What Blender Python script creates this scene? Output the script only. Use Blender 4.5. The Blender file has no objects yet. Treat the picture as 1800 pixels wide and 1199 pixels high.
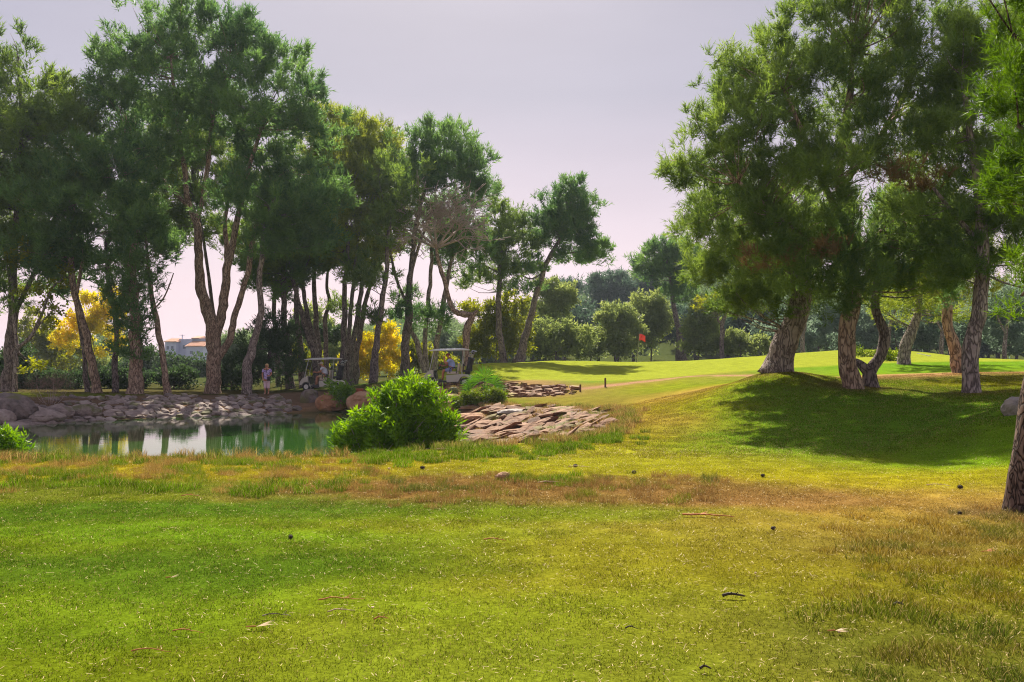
import bpy, math, random
import numpy as np
from mathutils import Vector, Matrix, Quaternion
random.seed(7); RNG = np.random.default_rng(7)
S = bpy.context.scene
COL = S.collection
# ------------------------------------------------------------------ camera, world, sun, exposure
CAM_H, FPX, HOR = 1.6, 1500.0, 642.0
cam = bpy.data.cameras.new('camera'); co = bpy.data.objects.new('camera', cam); COL.objects.link(co)
co.location = (0, 0, CAM_H); co.rotation_euler = (math.radians(90), 0, 0)
cam.sensor_width = 36; cam.lens = 30; cam.shift_y = (HOR - 599.5) / 1800
cam.clip_start = 0.1; cam.clip_end = 6000
S.camera = co
SUN_EL, SUN_AZ = math.radians(46), math.radians(-5)
sd = Vector((math.sin(SUN_AZ)*math.cos(SUN_EL), math.cos(SUN_AZ)*math.cos(SUN_EL), math.sin(SUN_EL)))
w = bpy.data.worlds.new('World'); S.world = w; w.use_nodes = True
N = w.node_tree; nd = N.nodes; lk = N.links; nd.clear()
out = nd.new('ShaderNodeOutputWorld'); bg = nd.new('ShaderNodeBackground'); bg.inputs['Strength'].default_value = 0.1
sky = nd.new('ShaderNodeTexSky'); sky.sky_type = 'NISHITA'; sky.sun_disc = False
sky.sun_elevation = SUN_EL; sky.sun_rotation = SUN_AZ; sky.dust_density = 3; sky.air_density = 1
tc = nd.new('ShaderNodeTexCoord'); sx = nd.new('ShaderNodeSeparateXYZ'); lk.new(tc.outputs['Generated'], sx.inputs[0])
rp = nd.new('ShaderNodeValToRGB'); lk.new(sx.outputs['Z'], rp.inputs[0])
e = rp.color_ramp.elements; e[0].position = 0.0; e[0].color = (1.0, 0.72, 0.80, 1); e[1].position = 0.5; e[1].color = (0.36, 0.34, 0.42, 1)
k = e.new(0.12); k.color = (0.74, 0.58, 0.65, 1)
k = e.new(0.30); k.color = (0.40, 0.37, 0.45, 1)
dt = nd.new('ShaderNodeVectorMath'); dt.operation = 'DOT_PRODUCT'; lk.new(tc.outputs['Generated'], dt.inputs[0])
gd = sd; dt.inputs[1].default_value = gd
pw = nd.new('ShaderNodeMapRange'); lk.new(dt.outputs['Value'], pw.inputs[0]); pw.inputs[1].default_value = 0.93; pw.inputs[2].default_value = 1.0
pw.inputs[3].default_value = 1.0; pw.inputs[4].default_value = 3.2; pw.interpolation_type = 'SMOOTHSTEP'
nz = nd.new('ShaderNodeTexNoise'); nz.inputs['Scale'].default_value = 1.6; nz.inputs['Detail'].default_value = 4
mp = nd.new('ShaderNodeMapping'); mp.inputs['Scale'].default_value = (1, 1, 4); lk.new(tc.outputs['Generated'], mp.inputs[0]); lk.new(mp.outputs[0], nz.inputs[0])
nr = nd.new('ShaderNodeMapRange'); lk.new(nz.outputs[0], nr.inputs[0]); nr.inputs[1].default_value = .3; nr.inputs[2].default_value = .7
nr.inputs[3].default_value = 0.90; nr.inputs[4].default_value = 1.10
m1 = nd.new('ShaderNodeMath'); m1.operation = 'MULTIPLY'; lk.new(pw.outputs[0], m1.inputs[0]); lk.new(nr.outputs[0], m1.inputs[1])
m2 = nd.new('ShaderNodeMath'); m2.operation = 'MULTIPLY'; lk.new(m1.outputs[0], m2.inputs[0]); m2.inputs[1].default_value = 5.6
vs = nd.new('ShaderNodeVectorMath'); vs.operation = 'SCALE'; lk.new(rp.outputs[0], vs.inputs[0]); lk.new(m2.outputs[0], vs.inputs['Scale'])
mx = nd.new('ShaderNodeMix'); mx.data_type = 'RGBA'; mx.inputs[0].default_value = 0.88
lk.new(sky.outputs[0], mx.inputs[6]); lk.new(vs.outputs[0], mx.inputs[7]); lk.new(mx.outputs[2], bg.inputs[0]); lk.new(bg.outputs[0], out.inputs[0])
sl = bpy.data.lights.new('sun', 'SUN'); sl.energy = 5.0; sl.angle = math.radians(0.6); sl.color = (1.0, 0.92, 0.76)
so = bpy.data.objects.new('sun', sl); COL.objects.link(so); so.rotation_euler = sd.to_track_quat('Z', 'Y').to_euler(); so.location = (0, 40, 60)
S.view_settings.view_transform = 'Standard'; S.view_settings.look = 'None'; S.view_settings.gamma = 1
S.view_settings.exposure = 0.95
HAZE = .0003
S.render.engine = 'CYCLES'
S.cycles.filter_width = 1.1; S.cycles.use_denoising = True; S.cycles.denoising_prefilter = 'NONE'; S.cycles.use_adaptive_sampling = False; S.cycles.max_bounces = 8; S.cycles.transparent_max_bounces = 4; S.cycles.volume_bounces = 0

# ------------------------------------------------------------------ helpers
def PX(px, py, Y):
    return np.array([(px-900)/FPX*Y, Y, CAM_H-(py-HOR)/FPX*Y])
def G0(px, py):            # ground point on z = 0
    Y = CAM_H*FPX/(py-HOR); return ((px-900)/FPX*Y, Y)
def tag(o, label=None, cat=None, group=None, kind=None):
    if label: o['label'] = label
    if cat: o['category'] = cat
    if group: o['group'] = group
    if kind: o['kind'] = kind
    return o
def empty(name, loc, rz=0):
    o = bpy.data.objects.new(name, None); COL.objects.link(o); o.location = loc; o.rotation_euler = (0, 0, rz); o.empty_display_size = .2
    return o
def mesh(name, V, T, mat=None, smooth=False, attrs=None):
    """V (n,3) array, T (m,3) array of triangles or list of polygons"""
    me = bpy.data.meshes.new(name)
    V = np.asarray(V, dtype=np.float32)
    if isinstance(T, np.ndarray) and T.ndim == 2:
        kk = T.shape[1]; m = len(T)
        me.vertices.add(len(V)); me.vertices.foreach_set('co', V.ravel())
        me.loops.add(m*kk); me.loops.foreach_set('vertex_index', T.astype(np.int32).ravel())
        me.polygons.add(m); me.polygons.foreach_set('loop_start', np.arange(0, m*kk, kk, dtype=np.int32))
        me.update(calc_edges=True)
    else:
        me.from_pydata([tuple(v) for v in V], [], [tuple(int(i) for i in t) for t in T]); me.update()
    if smooth: me.polygons.foreach_set('use_smooth', np.ones(len(me.polygons), dtype=bool))
    for an, (ty, dat) in (attrs or {}).items():
        at = me.attributes.new(an, ty, 'POINT')
        at.data.foreach_set('color' if ty == 'FLOAT_COLOR' else 'value', np.asarray(dat, dtype=np.float32).ravel())
    if mat: me.materials.append(mat)
    return me
def obj(name, me, parent=None, loc=(0, 0, 0)):
    o = bpy.data.objects.new(name, me); COL.objects.link(o)
    if parent: o.parent = parent
    o.location = loc
    return o
class MB:
    def __init__(s): s.V = []; s.F = []
    def add(s, V, F):
        n = len(s.V); s.V += [tuple(v) for v in V]; s.F += [tuple(i+n for i in f) for f in F]; return s
    def box(s, c, d, rz=0, ry=0, taper=1.0):
        q = Matrix.Rotation(rz, 3, 'Z') @ Matrix.Rotation(ry, 3, 'Y')
        V = []
        for z in (-1, 1):
            t = taper if z > 0 else 1
            for x, y in ((-1, -1), (1, -1), (1, 1), (-1, 1)):
                V.append(Vector(c)+q@Vector((x*d[0]/2*t, y*d[1]/2*t, z*d[2]/2)))
        return s.add(V, [(3, 2, 1, 0), (4, 5, 6, 7), (0, 1, 5, 4), (1, 2, 6, 5), (2, 3, 7, 6), (3, 0, 4, 7)])
    def tube(s, P, R, n=8):
        V, F = tube(P, R, n); return s.add(V, F)
    def prism(s, prof, y0, y1, bev=0):      # profile in x,z extruded in y
        n = len(prof); V = [(x, y0, z) for x, z in prof]+[(x, y1, z) for x, z in prof]
        F = [tuple(range(n)), tuple(range(2*n-1, n-1, -1))]+[((i+1) % n, i, n+i, n+(i+1) % n) for i in range(n)]
        return s.add(V, F)
    def ell(s, c, r, n=8, m=6):
        V = [(c[0], c[1], c[2]-r[2])]
        for i in range(1, m):
            a = math.pi*i/m
            for j in range(n):
                b = 2*math.pi*j/n; V.append((c[0]+r[0]*math.sin(a)*math.cos(b), c[1]+r[1]*math.sin(a)*math.sin(b), c[2]-r[2]*math.cos(a)))
        V.append((c[0], c[1], c[2]+r[2])); F = []
        for j in range(n): F.append((0, 1+(j+1) % n, 1+j))
        for i in range(m-2):
            for j in range(n): a = 1+i*n+j; b = 1+i*n+(j+1) % n; F.append((a, b, b+n, a+n))
        L = len(V)-1
        for j in range(n): F.append((1+(m-2)*n+j, 1+(m-2)*n+(j+1) % n, L))
        return s.add(V, F)
    def build(s, name, mat, parent=None, smooth=False, bevel=0):
        o = obj(name, mesh(name, s.V, s.F, mat, smooth), parent)
        if bevel:
            b = o.modifiers.new('bevel', 'BEVEL'); b.width = bevel; b.segments = 2; b.limit_method = 'ANGLE'
        return o
def frames(P):
    P = np.asarray(P, float); T = np.gradient(P, axis=0); T /= np.linalg.norm(T, axis=1)[:, None]+1e-9
    up = np.array([0, 1.0, 0]) if abs(T[0][1]) < .9 else np.array([1.0, 0, 0])
    A = []; B = []; u = np.cross(T[0], up); u /= np.linalg.norm(u)
    for t in T:
        u = u-t*np.dot(u, t); u /= np.linalg.norm(u)+1e-9; A.append(u); B.append(np.cross(t, u))
    return P, T, np.array(A), np.array(B)
def tube(P, R, n=8, rough=0, freq=6):
    P, T, A, B = frames(P); R = np.broadcast_to(np.asarray(R, float), (len(P),))
    a = np.linspace(0, 2*np.pi, n, endpoint=False)
    ring = np.cos(a)[None, :, None]*A[:, None]+np.sin(a)[None, :, None]*B[:, None]
    V = P[:, None]+ring*R[:, None, None]
    if rough:
        f = vnoise(V.reshape(-1, 3)*np.array([freq, freq, freq*.35])).reshape(len(P), n)
        V = V+ring*(R[:, None]*(f-.5)*rough)[..., None]
    V = V.reshape(-1, 3); F = []
    for i in range(len(P)-1):
        for j in range(n): F.append((i*n+j, i*n+(j+1) % n, (i+1)*n+(j+1) % n, (i+1)*n+j))
    m = len(P); F.append(tuple(range(n-1, -1, -1))); F.append(tuple((m-1)*n+j for j in range(n)))
    return V, F
def _h(ix, iy, iz):
    n = (ix*374761393+iy*668265263+iz*2147483647+1013) & 0xffffffff
    n = ((n ^ (n >> 13))*1274126177) & 0xffffffff
    return ((n ^ (n >> 16)) & 0xffff)/65535.0
def vnoise(p):
    p = np.asarray(p, float)
    if p.shape[-1] == 2: p = np.concatenate([p, np.zeros(p.shape[:-1]+(1,))], -1)
    i = np.floor(p).astype(np.int64); f = p-i; f = f*f*(3-2*f); r = 0
    for dx in (0, 1):
        for dy in (0, 1):
            for dz in (0, 1):
                ww = (f[..., 0] if dx else 1-f[..., 0])*(f[..., 1] if dy else 1-f[..., 1])*(f[..., 2] if dz else 1-f[..., 2])
                r = r+ww*_h(i[..., 0]+dx, i[..., 1]+dy, i[..., 2]+dz)
    return r
def fbm(p, o=4):
    p = np.asarray(p, float); r = 0; a = .5; t = 0
    for k in range(o): r = r+a*vnoise(p*2**k+17*k); t += a; a *= .5
    return r/t
def spline(P, n):          # Catmull-Rom resample of rows (any number of columns)
    P = np.asarray(P, float); Q = np.vstack([2*P[0]-P[1], P, 2*P[-1]-P[-2]]); o = []
    for t in np.linspace(0, len(P)-1-1e-6, n):
        i = int(t); u = t-i; a, b, c, d = Q[i:i+4]
        o.append(.5*((2*b)+(c-a)*u+(2*a-5*b+4*c-d)*u*u+(3*b-a-3*c+d)*u**3))
    return np.array(o)

# ------------------------------------------------------------------ materials
def newmat(name):
    m = bpy.data.materials.new(name); m.use_nodes = True; t = m.node_tree; b = t.nodes['Principled BSDF']; return m, t, b
def plain(name, c, r=.6, metal=0, noise=.12, scale=20, bump=0):
    m, t, b = newmat(name); b.inputs['Roughness'].default_value = r; b.inputs['Metallic'].default_value = metal
    x = t.nodes.new('ShaderNodeTexCoord'); n = t.nodes.new('ShaderNodeTexNoise'); n.inputs['Scale'].default_value = scale; n.inputs['Detail'].default_value = 5
    t.links.new(x.outputs['Object'], n.inputs[0])
    q = t.nodes.new('ShaderNodeMix'); q.data_type = 'RGBA'; t.links.new(n.outputs[0], q.inputs[0])
    q.inputs[6].default_value = tuple(v*(1-noise*2) for v in c)+(1,); q.inputs[7].default_value = tuple(min(1, v*(1+noise*2)) for v in c)+(1,)
    t.links.new(q.outputs[2], b.inputs['Base Color'])
    if bump:
        u = t.nodes.new('ShaderNodeBump'); u.inputs['Strength'].default_value = bump; t.links.new(n.outputs[0], u.inputs['Height']); t.links.new(u.outputs[0], b.inputs['Normal'])
    return m
def leafmat(name, dark, light, trans=.35, rough=.55, spec=.25, big=.35):
    """colour of the needles varies shoot by shoot (attribute tint) and over the crown by broad random noise, dark to light"""
    m, t, b = newmat(name); nd = t.nodes; lk = t.links
    at = nd.new('ShaderNodeAttribute'); at.attribute_name = 'tint'
    x = nd.new('ShaderNodeTexCoord'); n = nd.new('ShaderNodeTexNoise'); n.inputs['Scale'].default_value = big; n.inputs['Detail'].default_value = 3
    lk.new(x.outputs['Object'], n.inputs[0])
    mr = nd.new('ShaderNodeMapRange'); lk.new(n.outputs[0], mr.inputs[0]); mr.inputs[1].default_value = .35; mr.inputs[2].default_value = .65
    ad = nd.new('ShaderNodeMath'); ad.operation = 'MULTIPLY_ADD'; lk.new(at.outputs['Fac'], ad.inputs[0]); ad.inputs[1].default_value = .55
    m2 = nd.new('ShaderNodeMath'); m2.operation = 'MULTIPLY'; lk.new(mr.outputs[0], m2.inputs[0]); m2.inputs[1].default_value = .45; lk.new(m2.outputs[0], ad.inputs[2])
    q = nd.new('ShaderNodeMix'); q.data_type = 'RGBA'; lk.new(ad.outputs[0], q.inputs[0]); q.inputs[6].default_value = dark+(1,); q.inputs[7].default_value = light+(1,)
    lk.new(q.outputs[2], b.inputs['Base Color']); b.inputs['Roughness'].default_value = rough; b.inputs['Specular IOR Level'].default_value = spec
    tr = nd.new('ShaderNodeBsdfTranslucent')
    hs = nd.new('ShaderNodeHueSaturation'); hs.inputs['Hue'].default_value = .485; hs.inputs['Saturation'].default_value = 1.1; hs.inputs['Value'].default_value = 1.9
    lk.new(q.outputs[2], hs.inputs['Color']); lk.new(hs.outputs[0], tr.inputs['Color'])
    ms = nd.new('ShaderNodeMixShader'); ms.inputs[0].default_value = trans; lk.new(b.outputs[0], ms.inputs[1]); lk.new(tr.outputs[0], ms.inputs[2])
    lk.new(ms.outputs[0], nd['Material Output'].inputs['Surface'])
    return m
def barkmat(name, a, b_, c, sc=5):
    m, t, b = newmat(name); nd = t.nodes; lk = t.links; b.inputs['Roughness'].default_value = .9; b.inputs['Specular IOR Level'].default_value = .2
    x = nd.new('ShaderNodeTexCoord'); mp = nd.new('ShaderNodeMapping'); mp.inputs['Scale'].default_value = (1, 1, .3); lk.new(x.outputs['Object'], mp.inputs[0])
    n0 = nd.new('ShaderNodeTexNoise'); n0.inputs['Scale'].default_value = sc; lk.new(mp.outputs[0], n0.inputs[0])
    av = nd.new('ShaderNodeMix'); av.data_type = 'VECTOR'; av.inputs[0].default_value = .3; lk.new(mp.outputs[0], av.inputs[4]); lk.new(n0.outputs[1], av.inputs[5])
    v = nd.new('ShaderNodeTexVoronoi'); v.feature = 'DISTANCE_TO_EDGE'; v.inputs['Scale'].default_value = sc*2.4; lk.new(av.outputs[1], v.inputs[0])
    mr = nd.new('ShaderNodeMapRange'); mr.inputs[2].default_value = .16; lk.new(v.outputs[0], mr.inputs[0])
    n = nd.new('ShaderNodeTexNoise'); n.inputs['Scale'].default_value = sc*.5; n.inputs['Detail'].default_value = 8; n.inputs['Roughness'].default_value = .7; lk.new(x.outputs['Object'], n.inputs[0])
    q = nd.new('ShaderNodeValToRGB'); lk.new(n.outputs[0], q.inputs[0]); ee = q.color_ramp.elements
    ee[0].position = .36; ee[0].color = b_+(1,); ee[1].position = .64; ee[1].color = c+(1,)
    q2 = nd.new('ShaderNodeMix'); q2.data_type = 'RGBA'; lk.new(mr.outputs[0], q2.inputs[0]); q2.inputs[6].default_value = a+(1,); lk.new(q.outputs[0], q2.inputs[7])
    lk.new(q2.outputs[2], b.inputs['Base Color'])
    hh = nd.new('ShaderNodeMath'); hh.operation = 'MULTIPLY_ADD'; lk.new(n.outputs[0], hh.inputs[0]); hh.inputs[1].default_value = .5; lk.new(mr.outputs[0], hh.inputs[2])
    u = nd.new('ShaderNodeBump'); u.inputs['Strength'].default_value = .9; u.inputs['Distance'].default_value = .03; lk.new(hh.outputs[0], u.inputs['Height']); lk.new(u.outputs[0], b.inputs['Normal'])
    return m
def rockmat(name, a, b_, c, moss=None, sc=3):
    m, t, b = newmat(name); nd = t.nodes; lk = t.links; b.inputs['Roughness'].default_value = .85
    g = nd.new('ShaderNodeNewGeometry'); oi = nd.new('ShaderNodeObjectInfo')
    n = nd.new('ShaderNodeTexNoise'); n.inputs['Scale'].default_value = sc; n.inputs['Detail'].default_value = 8; n.inputs['Roughness'].default_value = .65; lk.new(g.outputs['Position'], n.inputs[0])
    ad = nd.new('ShaderNodeMath'); ad.operation = 'MULTIPLY_ADD'; lk.new(oi.outputs['Random'], ad.inputs[0]); ad.inputs[1].default_value = .45
    s_ = nd.new('ShaderNodeMath'); s_.operation = 'SUBTRACT'; lk.new(n.outputs[0], s_.inputs[0]); s_.inputs[1].default_value = .22; lk.new(s_.outputs[0], ad.inputs[2])
    q = nd.new('ShaderNodeValToRGB'); lk.new(ad.outputs[0], q.inputs[0]); ee = q.color_ramp.elements
    ee[0].position = .2; ee[0].color = a+(1,); ee[1].position = .8; ee[1].color = c+(1,); kk = ee.new(.5); kk.color = b_+(1,)
    last = q.outputs[0]
    if moss:
        n2 = nd.new('ShaderNodeTexNoise'); n2.inputs['Scale'].default_value = 1.1; n2.inputs['Detail'].default_value = 6; lk.new(g.outputs['Position'], n2.inputs[0])
        mr = nd.new('ShaderNodeMapRange'); lk.new(n2.outputs[0], mr.inputs[0]); mr.inputs[1].default_value = .54; mr.inputs[2].default_value = .64
        q2 = nd.new('ShaderNodeMix'); q2.data_type = 'RGBA'; lk.new(mr.outputs[0], q2.inputs[0]); lk.new(last, q2.inputs[6]); q2.inputs[7].default_value = moss+(1,); last = q2.outputs[2]
    lk.new(last, b.inputs['Base Color'])
    n3 = nd.new('ShaderNodeTexNoise'); n3.inputs['Scale'].default_value = 14; n3.inputs['Detail'].default_value = 7; lk.new(g.outputs['Position'], n3.inputs[0])
    u = nd.new('ShaderNodeBump'); u.inputs['Strength'].default_value = .8; u.inputs['Distance'].default_value = .04; lk.new(n3.outputs[0], u.inputs['Height']); lk.new(u.outputs[0], b.inputs['Normal'])
    return m
PINE_DK = leafmat('needles_blue_green', (.032, .098, .042), (.17, .29, .07), .48)
PINE_MD = leafmat('needles_mid_green', (.042, .100, .028), (.21, .30, .055), .48)
PINE_YL = leafmat('needles_sunlit_green', (.080, .140, .022), (.30, .345, .055), .50)
PINE_NR = leafmat('needles_fresh_green', (.045, .110, .012), (.13, .23, .022), .42)
LEAF_OL = leafmat('leaves_olive', (.11, .16, .055), (.30, .36, .11), .42)
LEAF_DK = leafmat('leaves_dark', (.022, .050, .024), (.08, .14, .045), .3)
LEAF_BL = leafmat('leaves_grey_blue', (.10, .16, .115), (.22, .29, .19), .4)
LEAF_YG = leafmat('leaves_yellow_green', (.100, .140, .015), (.280, .300, .030), .45)
LEAF_YE = leafmat('leaves_autumn_yellow', (.26, .30, .015), (.80, .66, .015), .45)
LEAF_BR = leafmat('leaves_glossy_bright', (.035, .125, .006), (.22, .38, .022), .42, .5, .35, 3)
LEAF_MO = leafmat('leaves_low_succulent', (.060, .130, .010), (.200, .260, .030), .3, .5)
DRY = leafmat('dry_twigs', (.16, .11, .08), (.30, .22, .16), .2); RUSTN = leafmat('dead_needles', (.12, .085, .035), (.30, .20, .08), .4)
FAR = leafmat('needles_far_hill', (.035, .075, .055), (.11, .17, .10), .3, big=.12)
FAR2 = leafmat('needles_far_green', (.075, .13, .06), (.19, .26, .11), .4, big=.12)
BARK = barkmat('bark_grey', (.10, .075, .07), (.28, .215, .20), (.46, .38, .35), 5)
BARK_R = barkmat('bark_red_brown', (.11, .07, .05), (.34, .22, .165), (.52, .38, .29), 5)
BARK_D = barkmat('bark_dark', (.06, .045, .045), (.19, .145, .14), (.33, .265, .25), 5)
BARK_N = barkmat('bark_plated', (.018, .010, .008), (.10, .062, .05), (.24, .17, .135), 8)
TWIG = plain('twig_grey', (.42, .32, .29), .9)
ROCK_W = rockmat('stone_mauve_grey', (.10, .075, .07), (.26, .195, .175), (.42, .335, .295), (.13, .12, .05))
ROCK_A = rockmat('stone_rust_slab', (.09, .038, .02), (.22, .10, .048), (.34, .19, .11), (.15, .12, .02))
ROCK_B = rockmat('stone_red_boulder', (.15, .060, .03), (.33, .15, .07), (.48, .28, .17), (.22, .15, .015))
ROCK_G = rockmat('stone_pale_grey', (.16, .14, .13), (.33, .28, .25), (.50, .44, .40))

# ------------------------------------------------------------------ terrain
CP = [(-8, 3, 0), (0, 3, 0), (6, 3, .05), (-15, 9, 0), (0, 9, 0), (4, 10, 0), (-24, 15, 0), (-12, 15, 0), (-4, 16, 0), (0, 17.5, 0), (10, 5, .35), (12, 10, .6), (6.2, 6, .12), (2.4, 22, 0), (2.8, 27, .05)]
for px, py, Y in [(1775, 905, 9.3), (1795, 700, 16), (1740, 820, 12.5), (1400, 810, 14.3), (1250, 770, 18.5), (1100, 720, 28), (1064, 690, 36), (1150, 680, 36), (1200, 665, 38),
                  (1340, 655, 27), (1372, 652, 26), (1250, 690, 27), (1300, 720, 22), (1497, 684, 24), (1533, 681, 25), (1706, 691, 22), (1600, 690, 22.5), (1450, 665, 28), (1450, 760, 17.8),
                  (1600, 760, 17.2), (1700, 740, 17), (1650, 818, 13.6), (1600, 655, 34), (1590, 640, 38), (1685, 655, 30), (1790, 652, 32), (1500, 615, 56), (1620, 619, 54), (1780, 640, 52),
                  (1119, 637, 62), (1250, 632, 62), (1400, 622, 60), (960, 634, 62), (870, 638, 52), (1000, 668, 44), (900, 672, 41), (1100, 668, 42), (1200, 660, 43), (1340, 650, 40), (1000, 650, 52),
                  (570, 685, 50), (600, 684, 49), (790, 679, 43), (760, 680, 43), (700, 684, 45), (660, 672, 55), (720, 662, 55), (800, 652, 60), (850, 700, 36.5), (930, 694, 37.5), (640, 690, 44), (720, 688, 43), (470, 692, 48)]:
    p = PX(px, py, Y); CP.append(tuple(p))
CP += [(-24, 42, .15), (-18, 45, .05), (-14, 47, .0), (-40, 45, .2), (-30, 60, .2), (-18, 60, .2), (-10, 62, .3), (0, 72, 1.6), (12, 75, 1.7), (30, 75, 2.0), (45, 60, 1.8), (30, 40, 1.7), (20, 25, 1.3), (20, 12, 1.0), (-40, 20, .1), (-60, 60, .2), (60, 75, 1.5)]
CP = np.array(CP, float)
def _K(r2): return .5*r2*np.log(r2+1e-9)
_c = CP[:, :2]/20; _d = ((_c[:, None]-_c[None])**2).sum(-1); _n = len(_c)
_A = np.zeros((_n+3, _n+3)); _A[:_n, :_n] = _K(_d)+np.eye(_n)*2e-3; _A[:_n, _n] = 1; _A[:_n, _n+1:] = _c; _A[_n, :_n] = 1; _A[_n+1:, :_n] = _c.T
_w = np.linalg.solve(_A, np.concatenate([CP[:, 2], np.zeros(3)]))
def tps(x, y):
    r = np.zeros_like(x)+_w[_n]+_w[_n+1]*x/20+_w[_n+2]*y/20
    for i in range(_n): r = r+_w[i]*_K((x/20-_c[i, 0])**2+(y/20-_c[i, 1])**2)
    return r
WATER = -.76
def wpt(px, py): Y = (CAM_H-WATER)*FPX/(py-HOR); return ((px-900)/FPX*Y, Y)
POND = [(-30, 29)]+[wpt(*p) for p in [(0, 749), (150, 741), (300, 735), (450, 729), (540, 726), (600, 724), (690, 730), (755, 743), (800, 757), (822, 770), (800, 790)]]+[(-2.4, 21.6), (-4, 20), (-8, 19.4), (-14, 19.6), (-20, 20), (-28, 21), (-33, 25)]
POND = np.array(POND)
_q = np.vstack([POND[-1], POND, POND[0], POND[1]]); _l = []
for i in range(len(POND)):
    for t in np.linspace(0, 1, 5, endpoint=False):
        a, b, c, d = _q[i:i+4]; _l.append(.5*(2*b+(c-a)*t+(2*a-5*b+4*c-d)*t*t+(3*b-a-3*c+d)*t**3))
SHORE = np.array(_l)
def pond_d(x, y):           # signed distance, > 0 on land
    x = np.asarray(x, float); y = np.asarray(y, float); best = np.full(x.shape, 1e9); ins = np.zeros(x.shape, bool); n = len(SHORE)
    for i in range(n):
        ax, ay = SHORE[i]; bx, by = SHORE[(i+1) % n]; dx, dy = bx-ax, by-ay
        t = np.clip(((x-ax)*dx+(y-ay)*dy)/(dx*dx+dy*dy), 0, 1)
        best = np.minimum(best, (x-ax-t*dx)**2+(y-ay-t*dy)**2)
        c = ((ay > y) != (by > y)) & (x < (bx-ax)*(y-ay)/(by-ay+1e-12)+ax); ins ^= c
    return np.sqrt(best)*np.where(ins, -1, 1)
def sig(v): return 1/(1+np.exp(-np.clip(v, -30, 30)))
def bank_w(x, y):
    wa = sig((x+2.8)/.5)*sig((33-y)/1.0)*sig((y-17)/1)
    wn = sig((25-y)/1.5)
    wf = sig((26-y)*-.8)*sig((-10.3-x)/.5)
    return 1.9+2.6*wn*(1-wa)+2.6*wa+4.6*wf
def height(x, y):
    x = np.asarray(x, float); y = np.asarray(y, float)
    xc = np.clip(x, -60, 60); yc = np.clip(y, -2, 80)
    z = tps(xc, yc)
    z = np.clip(z, -.35, 3.2)
    z = z*np.exp(-np.maximum(0, np.hypot(x-xc, y-yc)-0)/60)
    z = z-.12*sig((16.5-np.abs(y-19.5)*1.0-13)*1.2)*sig(-(x+2)) + 11.0*np.exp(-((x-30)/30)**2-((y-165)/34)**2)+8*np.exp(-((x-95)/50)**2-((y-175)/40)**2)+5.5*np.exp(-((x+22)/30)**2-((y-190)/30)**2)
    z = z+4*np.exp(-((x+105)/40)**2-((y-260)/40)**2)+.06*(fbm(np.stack([x*.5, y*.5], -1), 3)-.5)
    d = pond_d(x, y); W = bank_w(x, y); t = np.clip(d/W, 0, 1)
    wn = sig((25-y)/1.5)
    f = (t*t*(3-2*t))*wn+(1-wn)*np.sin(t*np.pi/2)
    zb = WATER-.08+(z-WATER+.08)*f
    zi = WATER-.08-np.minimum(.9, -d*.5)
    return np.where(d < 0, zi, zb)
def H(x, y): return float(height(np.array([x]), np.array([y]))[0])

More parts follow.
